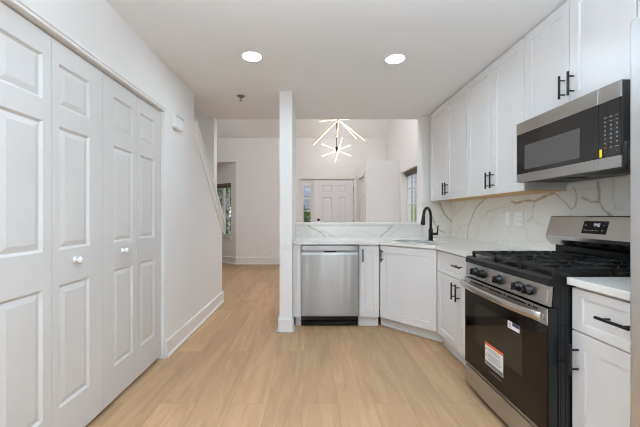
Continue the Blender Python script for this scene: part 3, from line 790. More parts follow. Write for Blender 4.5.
# ---- base cabinets
TBk = frame((0, YD + 0.02, 0), (1, 0, 0), (0, -1, 0))
TBr = frame((XB + 0.02, 0, 0), (0, 1, 0), (-1, 0, 0))
PA = Vector((0.741, YD, 0)); PBt = Vector((XB, 2.950, 0))
DGa = (PBt - PA).normalized(); DGn = Vector((DGa.y, -DGa.x, 0)); DGn = DGn if DGn.y < 0 else -DGn
LD = (PBt - PA).length
TDg = frame(PA - DGn * 0.02, DGa, DGn)
ZB0, ZB1 = 0.108, 0.876
BG = 'white shaker base cabinets'
# filler strip
c = tag(empty('filler_panel', (-0.13, YD + 0.1, 0)), 'narrow white filler panel between wall end and dishwasher', 'cabinet panel')
MB().box(COLX1 + 0.002, -0.094, YD, YD + 0.6, ZB0, ZB1).build('panel', M['cabinet'], c)
MB().box(COLX1 + 0.026, -0.094, YD + 0.06, YD + 0.075, 0.0, ZB0).build('toe_kick', M['cabinet'], c)
# narrow cabinet
NX0, NX1 = 0.526, 0.739
c = tag(empty('base_cabinet', (0.63, YD + 0.3, 0)), 'narrow white base cabinet with one door right of the dishwasher', 'cabinet', BG)
MB().box(NX0, NX1, YD + 0.0205, YB - 0.001, ZB0, ZB1).build('body', M['cabinet'], c)
MB().box(NX0, NX1, YD + 0.06, YD + 0.075, 0, ZB0).box(NX0, NX1, YD + 0.048, YD + 0.06, 0, 0.018, 0.004).build('toe_kick', M['cabinet'], c)
da = shaker(TBk, NX0 + 0.012, NX1 - GAP, ZB0 + 0.002, ZB1 - 0.010, c, st=0.055); pull(TBk, NX0 + 0.034, 0.766, 0.135, True, da, 0.02)
# corner sink base
c = tag(empty('base_cabinet', (1.2, 3.5, 0)), 'white diagonal corner sink base with one wide door', 'cabinet', BG)
mb = MB(TDg); mb.box(0.0, LD, -0.02, 0.0, ZB0, ZB1); mb.build('body', M['cabinet'], c)
mb = MB(TDg); mb.box(-0.035, LD + 0.03, -0.075, -0.06, 0, ZB0); mb.box(-0.033, LD + 0.027, -0.06, -0.048, 0, 0.018, 0.004); mb.build('toe_kick', M['cabinet'], c)
da = shaker(TDg, 0.006, LD - 0.006, ZB0 + 0.002, ZB1 - 0.010, c, st=0.07); pull(TDg, 0.040, 0.766, 0.135, True, da, 0.02)
# drawer base left of range
c = tag(empty('base_cabinet', (1.5, 2.6, 0)), 'white base cabinet with one drawer and two doors left of the range', 'cabinet', BG)
QY0, QY1 = RY1 + 0.006, 2.950
MB().box(XB + 0.0205, XW - 0.001, QY0, QY1 - 0.001, ZB0, ZB1).build('body', M['cabinet'], c)
MB().box(XB + 0.06, XB + 0.075, QY0, QY1 - 0.02, 0, ZB0).box(XB + 0.048, XB + 0.06, QY0, QY1 - 0.02, 0, 0.018, 0.004).build('toe_kick', M['cabinet'], c)
ZDR = 0.680
dw_ = MB(TBr).framed_panel(QY0 + 0.004, QY1 - 0.012, ZDR + 0.003, ZB1 - 0.010, 0.0005, 0.02, 0.05, 0.05, 0.036, 0.036, 0.009).build('drawer', M['cabinet'], c)
qm = 2.54
pull(TBr, 2.51, 0.784, 0.135, False, dw_, 0.02)
da = shaker(TBr, QY0 + 0.004, qm - GAP, ZB0 + 0.002, ZDR - 0.003, c); pull(TBr, qm - 0.036, 0.578, 0.135, True, da, 0.02)
db = shaker(TBr, qm + GAP, QY1 - 0.012, ZB0 + 0.002, ZDR - 0.003, c); pull(TBr, qm + 0.036, 0.578, 0.135, True, db, 0.02)
# drawer base right of range
c = tag(empty('base_cabinet', (1.5, 1.22, 0)), 'white base cabinet with drawer and door between range and refrigerator', 'cabinet', BG)
PY0, PY1 = 1.005, RY0 - 0.005
MB().box(XB + 0.0205, XW - 0.001, PY0, PY1, ZB0, ZB1).build('body', M['cabinet'], c)
MB().box(XB + 0.06, XB + 0.075, PY0, PY1, 0, ZB0).build('toe_kick', M['cabinet'], c)
dw_ = MB(TBr).framed_panel(PY0 + 0.004, PY1 - 0.003, ZDR + 0.003, ZB1 - 0.010, 0.0005, 0.02, 0.05, 0.05, 0.036, 0.036, 0.009).build('drawer', M['cabinet'], c)
pull(TBr, 1.212, 0.781, 0.135, False, dw_, 0.02)
da = shaker(TBr, PY0 + 0.004, PY1 - 0.003, ZB0 + 0.002, ZDR - 0.003, c); pull(TBr, PY1 - 0.036, 0.558, 0.135, True, da, 0.02)

# ---------------------------------------------------------------- worktops
SINK_W, SINK_D = 0.50, 0.33
SCEN = PA + DGa * (LD * 0.5 + 0.0) - DGn * 0.275
def rrect(w, d, r, n=5):
    pts = []
    for (sx, sy, a0) in ((1, 1, 0), (-1, 1, 90), (-1, -1, 180), (1, -1, 270)):
        for k in range(n + 1):
            a = math.radians(a0 + 90 * k / n)
            pts.append((sx * (w / 2 - r) + r * math.cos(a), sy * (d / 2 - r) + r * math.sin(a)))
    return pts
def to_sink(p, z): 
    v = SCEN + DGa * p[0] + DGn * p[1]; return Vector((v.x, v.y, z))
OV = 0.022
yf = YD - OV; xf = XB - OV
pa = PA + DGn * OV
t1 = (yf - pa.y) / DGa.y; c1 = pa + DGa * t1
t2 = (xf - pa.x) / DGa.x; c2 = pa + DGa * t2
outer = [(COLX1 + 0.001, yf), (c1.x, yf), (xf, c2.y), (xf, RY1 + 0.004), (XW - 0.001, RY1 + 0.004), (XW - 0.001, YB - 0.001), (COLX1 + 0.001, YB - 0.001)]
inner = [to_sink(p, 0) for p in rrect(SINK_W, SINK_D, 0.04)]
b = bmesh.new()
ov = [b.verts.new((p[0], p[1], ZC)) for p in outer]; iv = [b.verts.new((p[0], p[1], ZC)) for p in inner]
es = [b.edges.new((ov[i], ov[(i + 1) % len(ov)])) for i in range(len(ov))] + [b.edges.new((iv[i], iv[(i + 1) % len(iv)])) for i in range(len(iv))]
bmesh.ops.triangle_fill(b, use_beauty=True, use_dissolve=False, edges=es)
fs = b.faces[:]
ret = bmesh.ops.extrude_face_region(b, geom=fs)
bmesh.ops.translate(b, verts=[g for g in ret['geom'] if isinstance(g, bmesh.types.BMVert)], vec=(0, 0, -0.032))
bmesh.ops.recalc_face_normals(b, faces=b.faces[:])
mb = MB(); mb._add(b)
tag(mb.build('countertop', M['quartz']), 'white quartz corner countertop with the sink cut into it', 'countertop')
mb = MB(); mb.box(XB - OV, XW - 0.001, 1.003, RY0 - 0.004, ZC - 0.032, ZC, 0.002)
tag(mb.build('countertop', M['quartz']), 'short white quartz countertop between range and refrigerator', 'countertop')

# ---------------------------------------------------------------- backsplash slabs with veins
def seg_dist(px, py, ax, ay, bx, by):
    dx, dy = bx - ax, by - ay; L = dx * dx + dy * dy
    t = 0 if L == 0 else max(0, min(1, ((px - ax) * dx + (py - ay) * dy) / L))
    return math.hypot(px - ax - t * dx, py - ay - t * dy)
def slab(name, mapf, W, H, veins, label, thick, step=0.0065):
    """grid slab; veins = (points in slab metres, half width, strength)"""
    rnd = random.Random(3)
    fine = []
    for pts, hw, st in veins:          # roughen each vein
        out = [pts[0]]
        for A, B in zip(pts, pts[1:]):
            k = max(1, int(math.hypot(B[0] - A[0], B[1] - A[1]) / 0.025))
            for i in range(1, k + 1):
                t = i / k; j = 0.004 if i < k else 0.0
                out.append((A[0] + (B[0] - A[0]) * t + rnd.uniform(-j, j), A[1] + (B[1] - A[1]) * t + rnd.uniform(-j, j)))
        for A, B in zip(out, out[1:]):
            w = hw * rnd.uniform(0.6, 1.4); fine.append((A[0], A[1], B[0], B[1], w, st))
    nx, nz = max(2, int(W / step)), max(2, int(H / step))
    verts, faces, val = [], [], []
    bins = {}
    for s in fine:
        x0, x1 = min(s[0], s[2]) - 0.03, max(s[0], s[2]) + 0.03
        for k in range(int(x0 / 0.05) - 1, int(x1 / 0.05) + 2): bins.setdefault(k, []).append(s)
    for j in range(nz + 1):
        for i in range(nx + 1):
            x, z = W * i / nx, H * j / nz
            verts.append(mapf(x, z, thick))
            v = 0.0
            for (ax, ay, bx, by, w, st) in bins.get(int(x / 0.05), []):
                d = seg_dist(x, z, ax, ay, bx, by)
                v = max(v, st * max(0.0, min(1.0, 1.5 - d / w)) + 0.16 * st * max(0.0, 1 - d / 0.03))
            val.append(min(v, 1.0))
    for j in range(nz):
        for i in range(nx):
            a = j * (nx + 1) + i; faces.append((a, a + 1, a + nx + 2, a + nx + 1))
    base = len(verts)
    cs = [(0, 0), (W, 0), (W, H), (0, H)]
    for c in cs: verts.append(mapf(c[0], c[1], 0.0)); val.append(0.0)
    for c in cs: verts.append(mapf(c[0], c[1], thick)); val.append(0.0)
    for i in range(4): faces.append((base + i, base + (i + 1) % 4, base + 4 + (i + 1) % 4, base + 4 + i))
    faces.append((base + 3, base + 2, base + 1, base))
    org = Vector(mapf(W / 2, 0, 0))
    me = bpy.data.meshes.new(name); me.from_pydata([tuple(Vector(v) - org) for v in verts], [], faces)
    at = me.attributes.new('vein', 'FLOAT', 'POINT'); at.data.foreach_set('value', val)
    me.materials.append(M['slab']); me.update()
    o = bpy.data.objects.new(name, me); COL.objects.link(o); o.location = org; ORG[o] = org
    return tag(o, label, 'backsplash', 'quartz backsplash slabs')
# range wall: slab coordinate x = distance from the corner towards the viewer, z above counter
rv = lambda pts: [(YB - 320 * 1.79 / (u - 309.5), 1.19 - (v - 215) * 1.79 / (u - 309.5) - ZC) for u, v in pts]
VE = [
 (rv([(486, 198), (477, 206), (473.8, 211), (471, 219), (469.7, 222.4), (467.7, 226.5), (467, 239.7)]), 0.0052, 0.8),
 (rv([(470, 224), (466, 226.3), (464, 225.5)]), 0.003, 0.4),
 (rv([(468.7, 198), (460, 209), (451.9, 217.3)]), 0.003, 0.45),
 (rv([(511, 201.6), (517, 203.2), (524.3, 200.3), (534.4, 201.3), (539, 199), (544.6, 196.2), (552.8, 193.1)]), 0.0085, 0.9),
 (rv([(552.8, 193.1), (561, 200.3), (566, 205), (570, 209.4), (574, 206.4), (575.6, 197.2), (572, 187)]), 0.0035, 0.75),
 (rv([(511.5, 201.6), (499.2, 207.7), (489, 211), (480, 219)]), 0.0028, 0.45),
 (rv([(580.3, 197.2), (589.4, 202.3), (597.6, 202.3), (602.7, 210.5), (609.8, 217)]), 0.0065, 0.85),
 (rv([(596.6, 183), (597.6, 195.2), (597.6, 202.3)]), 0.0075, 0.85),
 (rv([(532.8, 205), (531.8, 216.3), (529, 220), (525.7, 221)]), 0.0032, 0.6),
 (rv([(531.8, 219.3), (538, 223.5), (546, 226.5)]), 0.002, 0.45),
 (rv([(533, 203), (533.5, 206)]), 0.003, 0.6),
 (rv([(612, 180), (611, 195), (614, 210)]), 0.0025, 0.4),
 (rv([(477, 228), (476, 236), (474, 244)]), 0.002, 0.3),
 (rv([(490, 243), (497, 240.5), (509, 241)]), 0.002, 0.35),
]
tag_ = 'veined white quartz backsplash behind the range'
slab('backsplash', lambda x, z, t: (XW - 0.0005 - t, YB - 0.012 - x, ZC + 0.0005 + z), YB - 0.012 - 1.0, ZU - ZC - 0.002, VE, tag_, 0.011)
VE2 = [([(p[0] - (YB - 0.012 - 2.228), p[1] - (ZU - ZC - 0.001)) for p in pts], w_, st_) for pts, w_, st_ in VE]
slab('backsplash', lambda x, z, t: (XW - 0.0005 - t, 2.228 - x, ZU - 0.0005 + z), 2.228 - 1.295, 1.4105 - ZU, VE2, 'thin quartz strip right under the microwave', 0.011)
bvm = lambda pts: [((u - 309.5) * 4.02 / 320 - COLX1, 1.19 - (v - 215) * 4.02 / 320 - ZC) for u, v in pts]
VB = [
 (bvm([(305, 222), (308, 224.8), (312, 228.5), (317.5, 230.4), (321, 233), (326.8, 239)]), 0.0045, 0.8),
 (bvm([(319, 231), (326, 232.5), (336, 239)]), 0.003, 0.55),
 (bvm([(313, 236), (318, 233.5), (321, 233)]), 0.002, 0.35),
 (bvm([(397, 221), (394, 223.9), (387, 231), (381, 236), (379, 239)]), 0.005, 0.8),
 (bvm([(405, 223), (401, 227), (392, 233.5), (386, 238)]), 0.0022, 0.45),
]
slab('backsplash', lambda x, z, t: (COLX1 + 0.001 + x, YB - 0.0005 - t, ZC + 0.0005 + z), OPX1 - COLX1 - 0.002, 1.060 - ZC, VB, 'low veined quartz backsplash strip under the pass-through ledge', 0.011)
bvs = lambda pts: [((u - 309.5) * 4.02 / 320 - OPX1, 1.19 - (v - 215) * 4.02 / 320 - ZC) for u, v in pts]
VS_ = [
 (bvs([(438.6, 199), (441, 207), (444.3, 214.3), (448, 218.3), (452, 221.4)]), 0.006, 0.85),
 (bvs([(432, 217), (434, 222.4), (436.5, 227), (439.2, 230.5), (444.3, 232.6)]), 0.005, 0.7),
 (bvs([(455, 233), (447, 232), (443, 234)]), 0.002, 0.3),
]
slab('backsplash', lambda x, z, t: (OPX1 + 0.001 + x, YB - 0.0005 - t, ZC + 0.0005 + z), XW - 0.013 - OPX1, ZU - ZC - 0.002, VS_, 'veined quartz backsplash panel behind the black faucet', 0.011)
# ledge on the half wall
mb = MB(); mb.box(COLX1 + 0.001, 1.445, YB - 0.035, YE + 0.03, 1.063, 1.094, 0.002)
tag(mb.build('pass_through_ledge', M['quartz']), 'white quartz ledge capping the half wall under the pass-through', 'ledge')

# ---------------------------------------------------------------- sink and faucet
s = tag(empty('sink', (SCEN.x, SCEN.y, ZC - 0.23)), 'stainless undermount sink in the diagonal corner counter', 'sink')
prof = [(1.03, 1.05, ZC - 0.0335), (1.0, 1.0, ZC - 0.0335), (0.97, 0.96, ZC - 0.17), (0.90, 0.86, ZC - 0.205), (0.2, 0.3, ZC - 0.212)]
loops = [[to_sink((p[0] * a, p[1] * c_), z) for p in rrect(SINK_W, SINK_D, 0.045)] for (a, c_, z) in prof]
mb = MB(); mb.rings(loops, cap0=False)
ob = mb.build('basin', M['sink'], s)
for f in ob.data.polygons: f.use_smooth = True
mb = MB(); mb.lathe([(0.0, 0.0), (0.045, 0.0), (0.045, 0.004), (0.034, 0.005), (0.03, 0.002), (0, 0.002)], (SCEN.x, SCEN.y, ZC - 0.2115)); mb.build('drain', M['chrome'], s)

FP = Vector((1.315, 3.47, ZC))
fd = Vector((-0.67, -0.745, 0)).normalized()
f = tag(empty('faucet', FP), 'matte black gooseneck faucet with side lever behind the sink', 'faucet')
MB().lathe([(0, 0), (0.028, 0), (0.028, 0.006), (0.022, 0.009), (0.0235, 0.012), (0.0235, 0.115), (0.020, 0.128), (0.018, 0.135), (0, 0.136)], FP).build('faucet_body', M['black'], f)
pts = [FP + Vector((0, 0, z)) for z in (0.13, 0.18, 0.23, 0.255)]
Rg = 0.098
for k in range(1, 15):
    a = math.pi * k / 14 * 0.97
    pts.append(FP + Vector((0, 0, 0.255)) + fd * (Rg - Rg * math.cos(a)) + Vector((0, 0, Rg * math.sin(a))))
MB().tube(pts, 0.0145, 16).build('spout', M['black'], f)
e = pts[-1]; dn = (pts[-1] - pts[-2]).normalized()
MB().tube([e - dn * 0.004, e + dn * 0.012, e + dn * 0.03, e + dn * 0.062, e + dn * 0.085, e + dn * 0.09], 0.01, 18, radii=[0.0155, 0.0185, 0.0185, 0.022, 0.023, 0.018]).build('spray_head', M['black'], f)
sd = Vector((0.93, -0.36, 0)).normalized()
hp = FP + Vector((0, 0, 0.075))
mb = MB(); mb.cyl(hp, hp + sd * 0.075, 0.0145, 0.0135, n=18, bev=0.002); mb.tube([hp + sd * 0.066, hp + sd * 0.069 + Vector((0, 0, 0.05)), hp + sd * 0.075 + Vector((0, 0, 0.095))], 0.0055, 10, radii=[0.008, 0.007, 0.006])
mb.build('lever', M['black'], f)

# ================================================================ DISHWASHER
TW = frame((0, YD, 0), (1, 0, 0), (0, -1, 0))
wx0, wx1 = -0.088, 0.5185
d = tag(empty('dishwasher', ((wx0 + wx1) / 2, YD + 0.3, 0)), 'stainless steel dishwasher beside the narrow wall end', 'dishwasher')
MB().box(wx0 + 0.004, wx1 - 0.004, YD + 0.03, YD + 0.62, 0.07, 0.874).build('body', M['rubber'], d)
# door: cross-section with pocket-handle recess under the control strip
prof = [(-0.03, 0.118), (0.0, 0.118), (0.004, 0.124), (0.004, 0.772), (-0.002, 0.786), (-0.010, 0.790), (-0.010, 0.800), (-0.03, 0.800)]
mb = MB(TW); mb.prism([(y, z) for y, z in prof], wx0, wx1, 'x'); mb.build('door', M['steel_dw'], d)
dp = mb
mb = MB(TW); mb.box(wx0, wx1, -0.03, 0.003, 0.812, 0.866, 0.0035, 2); mb.prism([(-0.03, 0.80), (-0.012, 0.80), (-0.004, 0.812), (-0.03, 0.812)], wx0, wx1, 'x')
cp = mb.build('control_strip', M['steel_dw'], d)
xm = (wx0 + wx1) / 2
MB(TW).box(xm - 0.065, xm + 0.062, -0.010, -0.001, 0.796, 0.807, 0.001).build('pocket_handle', M['rubber'], d)
MB(TW).box(wx0 + 0.01, wx1 - 0.01, -0.02, 0.0, 0.867, 0.874).build('top_gasket', M['rubber'], d)
MB(TW).box(wx0 + 0.004, wx1 - 0.008, -0.066, -0.05, 0.012, 0.114).box(wx0 + 0.004, wx1 - 0.008, -0.05, -0.028, 0.012, 0.058, 0.004).box(wx0 + 0.004, wx1 - 0.008, -0.05, -0.044, 0.075, 0.09).build('toe_panel', M['enamel'], d)
for xx in (wx0 + 0.06, wx1 - 0.06):
    for yy in (YD + 0.1, YD + 0.55): MB().cyl((xx, yy, 0), (xx, yy, 0.07), 0.014, n=12).build('leveling_foot', M['rubber'], d)

# ================================================================ RANGE
XR = 1.076
TG = frame((XR, 0, 0), (0, 1, 0), (-1, 0, 0))     # local x = +Y, outward = towards the room
g = tag(empty('gas_range', (1.45, (RY0 + RY1) / 2, 0)), 'stainless gas range with black glass oven door', 'range')
mb = MB(); mb.prism([(XR + 0.045, 0.035), (XW - 0.016, 0.035), (XW - 0.016, 0.871), (XR + 0.026, 0.871), (XR + 0.020, 0.777), (XR + 0.045, 0.770)], RY0, RY1, 'y')
for k in range(4): mb.box(XR + 0.055 + k * 0.022, XR + 0.062 + k * 0.022, RY0 - 0.0015, RY0 + 0.01, 0.04, 0.86)
mb.build('body', M['enamel'], g)
for yy in (RY0 + 0.04, RY1 - 0.04):
    for xx in (XR + 0.08, XW - 0.1):
        MB().cyl((xx, yy, 0), (xx, yy, 0.036), 0.016, n=12).build('leveling_foot', M['rubber'], g)
# drawer
dr_ = MB(TG).box(RY0 + 0.002, RY1 - 0.002, -0.044, -0.002, 0.042, 0.168, 0.004, 2).build('storage_drawer', M['steel'], g)
MB(TG).box(RY0 + 0.004, RY1 - 0.004, -0.044, -0.012, 0.169, 0.180).build('drawer_gap', M['rubber'], g)
# oven door
OD0, OD1 = 0.182, 0.768
od = MB(TG).box(RY0 + 0.002, RY1 - 0.002, -0.044, 0.0, OD0, OD1, 0.003, 2).build('oven_door', M['enamel'], g)
MB(TG).box(RY0 + 0.006, RY1 - 0.006, 0.0002, 0.0025, OD0 + 0.012, 0.690, 0.001).build('oven_glass', M['oven_glass'], od)
MB(TG).box(1.615, 2.068, 0.0027, 0.0032, 0.375, 0.625).build('oven_window', M['oven_window'], od)
MB(TG).box(RY0 + 0.003, RY1 - 0.003, 0.0002, 0.003, OD0 + 0.001, OD0 + 0.010).build('lower_trim', M['steel'], od)
mb = MB(TG); mb.box(RY0 + 0.002, RY1 - 0.002, 0.0002, 0.006, 0.691, OD1 - 0.002, 0.002); mb.build('door_header', M['steel'], od)
mb = MB(TG)
ys = RY0 + 0.06
for wv in (0.045, 0.03, 0.16, 0.03, 0.14, 0.03, 0.14, 0.03):
    mb.box(ys, ys + wv - 0.012, 0.0062, 0.0068, OD1 - 0.020, OD1 - 0.012); ys += wv + 0.004
mb.build('vent_slots', M['rubber'], od)
# bowed handle: flat rounded bar
mb = MB(TG); loops = []
N = 24
for i in range(N + 1):
    t = i / N; y = RY0 + 0.012 + t * (RY1 - RY0 - 0.024)
    o_ = 0.026 + 0.032 * (1 - (2 * t - 1) ** 4); zc = 0.728
    loops.append([(y, o_ + 0.011 * math.cos(a), zc + 0.021 * math.sin(a)) for a in [k * math.pi / 8 for k in range(16)]])
mb.rings(loops)
for yy in (RY0 + 0.022, RY1 - 0.022): mb.box(yy - 0.012, yy + 0.012, 0.005, 0.036, 0.712, 0.744, 0.004)
hd = mb.build('oven_handle', M['steel_band'], od)
for p in hd.data.polygons: p.use_smooth = len(p.vertices) == 4 and p.area < 0.0009
# stickers on the oven glass
st_ = MB(TG).box(1.772, 1.955, 0.0034, 0.0038, 0.288, 0.42).build('warning_label', M['paper'], od)
st_['label'] = 'white warning sticker with orange header'
MB(TG).box(1.7725, 1.9545, 0.0039, 0.0041, 0.405, 0.4195).build('orange_header', M['orange'], st_)
mb = MB(TG); rl = random.Random(5)
for k in range(10):
    z = 0.393 - k * 0.0075
    if k in (3,): continue
    mb.box(1.785 + rl.uniform(0, 0.02), 1.925, 0.0039, 0.0041, z - 0.0012, z + 0.0012)
for z in (0.385, 0.345): mb.prism([(1.934, z - 0.006), (1.948, z - 0.006), (1.941, z + 0.006)], 0.0039, 0.0041, 'y')
mb.build('warning_print', M['graymark'], st_)
MB(TG).box(1.775, 1.952, 0.0039, 0.00405, 0.291, 0.312).build('lower_strip', M['graymark'], st_)
st2 = MB(TG).box(1.634, 1.731, 0.0034, 0.0038, 0.584, 0.622).build('rating_label', M['paper'], od)
st2['label'] = 'small white sticker with navy corner'
MB(TG).box(1.634, 1.692, 0.0039, 0.0041, 0.603, 0.622).build('navy_block', M['navy'], st2)
mb = MB(TG)
for k in range(4): mb.box(1.700, 1.725, 0.0039, 0.0041, 0.591 + k * 0.007, 0.594 + k * 0.007)
mb.build('label_print', M['graymark'], st2)
mb = MB(TG)
for k in range(9): mb.box(1.79 + k * 0.0125, 1.797 + k * 0.0125, 0.0027, 0.0030, 0.2575, 0.2625)
mb.build('brand_print', M['graymark'], od)
# control panel with knobs (slightly leaning)
TGc = TG @ Matrix.Translation((0, 0, 0.772)) @ Matrix.Rotation(math.radians(4), 4, 'X')
cpn = MB(TGc).box(RY0 + 0.001, RY1 - 0.001, -0.016, -0.002, 0.004, 0.098, 0.003, 2).build('control_panel', M['steel'], g)
for ky in (2.078, 1.998, 1.826, 1.655, 1.575):
    kb = MB(TGc).lathe([(0, 0), (0.027, 0), (0.027, 0.004), (0.0225, 0.006), (0.0215, 0.022), (0.0185, 0.028), (0, 0.028)], (ky, -0.0022, 0.050), (0, 1, 0), 28).box(ky - 0.006, ky + 0.006, 0.015, 0.037, 0.030, 0.070, 0.003).build('knob', M['rubber'], g)
    MB(TGc).box(ky - 0.002, ky + 0.002, 0.0371, 0.0374, 0.058, 0.068).build('knob_mark', M['red'], kb)
MB(TGc).box(RY0 + 0.012, RY0 + 0.02, -0.0019, -0.0015, 0.02, 0.08).build('end_trim', M['chrome'], g)
# cooktop
CT = 0.898
mb = MB()
mb.prism([(XR + 0.005, 0.868), (XR + 0.02, 0.868), (XR + 0.06, 0.872), (XW - 0.10, 0.872), (XW - 0.10, CT + 0.012), (XR + 0.02, CT + 0.012), (XR + 0.005, CT)], RY0 - 0.001, RY1 + 0.001, 'y')
ct = mb.build('cooktop', M['enamel'], g)
TOPZ = CT + 0.012
for (bx, by, br_) in ((1.28, 1.60, 0.045), (1.28, 2.07, 0.05), (1.55, 1.60, 0.04), (1.55, 2.07, 0.036), (1.415, 1.835, 0.05)):
    bu = MB().lathe([(0, 0), (br_ + 0.012, 0), (br_ + 0.010, 0.006), (br_, 0.010), (br_, 0.014), (0, 0.014)], (bx, by, TOPZ)).build('burner', M['nickel'], g)
    MB().lathe([(0, 0), (br_ - 0.004, 0), (br_ - 0.003, 0.005), (br_ - 0.012, 0.008), (0, 0.009)], (bx, by, TOPZ + 0.0142)).build('burner_cap', M['iron'], bu)
GZ = TOPZ + 0.036
for k in range(3):
    ya = RY0 + 0.012 + k * 0.2465; yb_ = ya + 0.243
    xa, xb = XR + 0.045, XW - 0.135
    mb = MB(); t = 0.0065
    def bar(x0, y0, x1, y1, z=GZ, tt=t, hh=0.016):
        dxy = Vector((x1 - x0, y1 - y0, 0)); L = dxy.length; a = dxy.normalized(); nrm = Vector((-a.y, a.x, 0))
        b = bmesh.new(); bmesh.ops.create_cube(b, size=1)
        for v in b.verts:
            p = Vector((x0, y0, z)) + a * ((v.co.x + 0.5) * L) + nrm * (v.co.y * 2 * tt * (0.8 if v.co.z > 0 else 1)) + Vector((0, 0, (v.co.z - 0.5) * hh))
            v.co = p
        mb._add(b)
    bar(xa, ya, xa, yb_); bar(xb, ya, xb, yb_); bar(xa - t, ya + t, xb + t, ya + t); bar(xa - t, yb_ - t, xb + t, yb_ - t)
    ymid = (ya + yb_) / 2
    bar((xa + xb) / 2, ya, (xa + xb) / 2, yb_)
    bar(xa, ymid, xb, ymid)
    for cx_ in ((xa * 3 + xb) / 4, (xa + xb * 3) / 4):
        bar(cx_, ya, cx_, ya + 0.085); bar(cx_, yb_, cx_, yb_ - 0.085)
        for sx in (-1, 1):
            for sy in (-1, 1): bar(cx_ + sx * 0.12, ymid + sy * 0.115, cx_ + sx * 0.045, ymid + sy * 0.035, tt=0.0045)
    for xx in (xa, (xa + xb) / 2, xb):
        for yy in (ya + t, yb_ - t): mb.box(xx - 0.008, xx + 0.008, yy - 0.007, yy + 0.007, TOPZ, GZ - 0.006)
    mb.build('grate', M['iron'], g)
# backguard
bgm = MB(); bgm.prism([(XW - 0.10, 0.870), (XW - 0.016, 0.870), (XW - 0.016, 0.984), (XW - 0.10, 0.984)], RY0 + 0.004, RY1 - 0.004, 'y'); bgm.build('riser', M['enamel'], g)
mb = MB()
poly = [(XW - 0.016, 1.018), (XW - 0.145, 1.018)]
for k in range(0, 6):
    a = math.radians(-90 - 15 * k); poly.append((XW - 0.135 + 0.03 * math.cos(a), 1.048 + 0.03 * math.sin(a)))
poly += [(XW - 0.135, 1.185), (XW - 0.125, 1.195), (XW - 0.016, 1.195)]
poly = [(XW - 0.016, 0.985), (XW - 0.105, 0.985), (XW - 0.128, 0.992), (XW - 0.148, 1.010), (XW - 0.162, 1.030), (XW - 0.166, 1.052), (XW - 0.130, 1.178), (XW - 0.124, 1.184), (XW - 0.016, 1.184)]
mb.prism(poly, RY0, RY1, 'y')
bgd = mb.build('backguard', M['steel_band'], g)
# display on the slanted face
p0 = Vector((XW - 0.166, 0, 1.052)); p1 = Vector((XW - 0.130, 0, 1.178)); up = (p1 - p0).normalized(); nn = Vector((-up.z, 0, up.x))
TS = Matrix.Identity(4)
for i in range(3):
    TS[i][0] = (0, 1, 0)[i]; TS[i][1] = nn[i]; TS[i][2] = up[i]; TS[i][3] = p0[i]
dsp = MB(TS).box(1.775, 1.934, 0.0003, 0.0022, 0.030, 0.106, 0.0008).build('display', M['oven_glass'], g)
def seg7(mb, ch, x, z, w, h, t=0.0022, y0=0.0024, y1=0.0027):
    S = {'4': 'fgbc', '0': 'abcdef', '1': 'bc'}[ch]
    # local x runs away from the reader's right, so mirror it
    R_ = lambda a, b, c, d: mb.box(x - b, x - a, y0, y1, z + c, z + d)
    if 'a' in S: R_(0, w, h - t, h)
    if 'd' in S: R_(0, w, 0, t)
    if 'g' in S: R_(0, w, h / 2 - t / 2, h / 2 + t / 2)
    if 'f' in S: R_(0, t, h / 2, h)
    if 'b' in S: R_(w - t, w, h / 2, h)
    if 'e' in S: R_(0, t, 0, h / 2)
    if 'c' in S: R_(w - t, w, 0, h / 2)
mb = MB(TS)
seg7(mb, '4', 1.862, 0.073, 0.010, 0.019); seg7(mb, '4', 1.847, 0.073, 0.010, 0.019); seg7(mb, '0', 1.833, 0.073, 0.010, 0.019)
for zz in (0.078, 0.087): mb.box(1.8486, 1.8504, 0.0024, 0.0027, zz - 0.001, zz + 0.001)
mb.build('clock_digits', M['display'], dsp)
mb = MB(TS)
for (x, z, w) in ((1.915, 0.080, 0.014), (1.797, 0.082, 0.008), (1.914, 0.050, 0.014), (1.897, 0.047, 0.008), (1.880, 0.047, 0.009), (1.862, 0.049, 0.012), (1.836, 0.049, 0.012), (1.800, 0.050, 0.012)):
    mb.box(x - w / 2, x + w / 2, 0.0024, 0.0026, z - 0.0016, z + 0.0016)
mb.build('display_print', M['mark'], dsp)

# ================================================================ MICROWAVE
XM = 1.436
MY0 = 1.472
TM = frame((XM, 0, 0), (0, 1, 0), (-1, 0, 0))
m_ = tag(empty('microwave', (1.6, (MY0 + RY1) / 2, 1.41)), 'stainless over the range microwave under the short wall cabinet', 'microwave')
MZ0, MZ1 = 1.412, 1.815
MB().box(XM + 0.045, XW - 0.002, MY0 + 0.003, RY1 - 0.003, MZ0 + 0.03, MZ1 - 0.002).build('body', M['mw_case'], m_)
mb = MB(); mb.box(XM + 0.03, XW - 0.004, MY0 + 0.003, RY1 - 0.003, MZ0 + 0.004, MZ0 + 0.029); ud = mb.build('underside', M['enamel'], m_)
for (ya, yb_) in ((MY0 + 0.07, MY0 + 0.30), (RY1 - 0.30, RY1 - 0.07)):
    mb = MB(); mb.box(XM + 0.09, XM + 0.24, ya, yb_, MZ0 + 0.001, MZ0 + 0.004)
    for k in range(12): mb.box(XM + 0.095 + k * 0.0118, XM + 0.1 + k * 0.0118, ya + 0.006, yb_ - 0.006, MZ0 - 0.001, MZ0 + 0.001)
    mb.build('grease_filter', M['filter'], m_)
MB().box(XM + 0.05, XM + 0.075, MY0 + 0.05, RY1 - 0.05, MZ0 + 0.0005, MZ0 + 0.004).build('vent_grille', M['filter'], m_)
ySp = 1.588
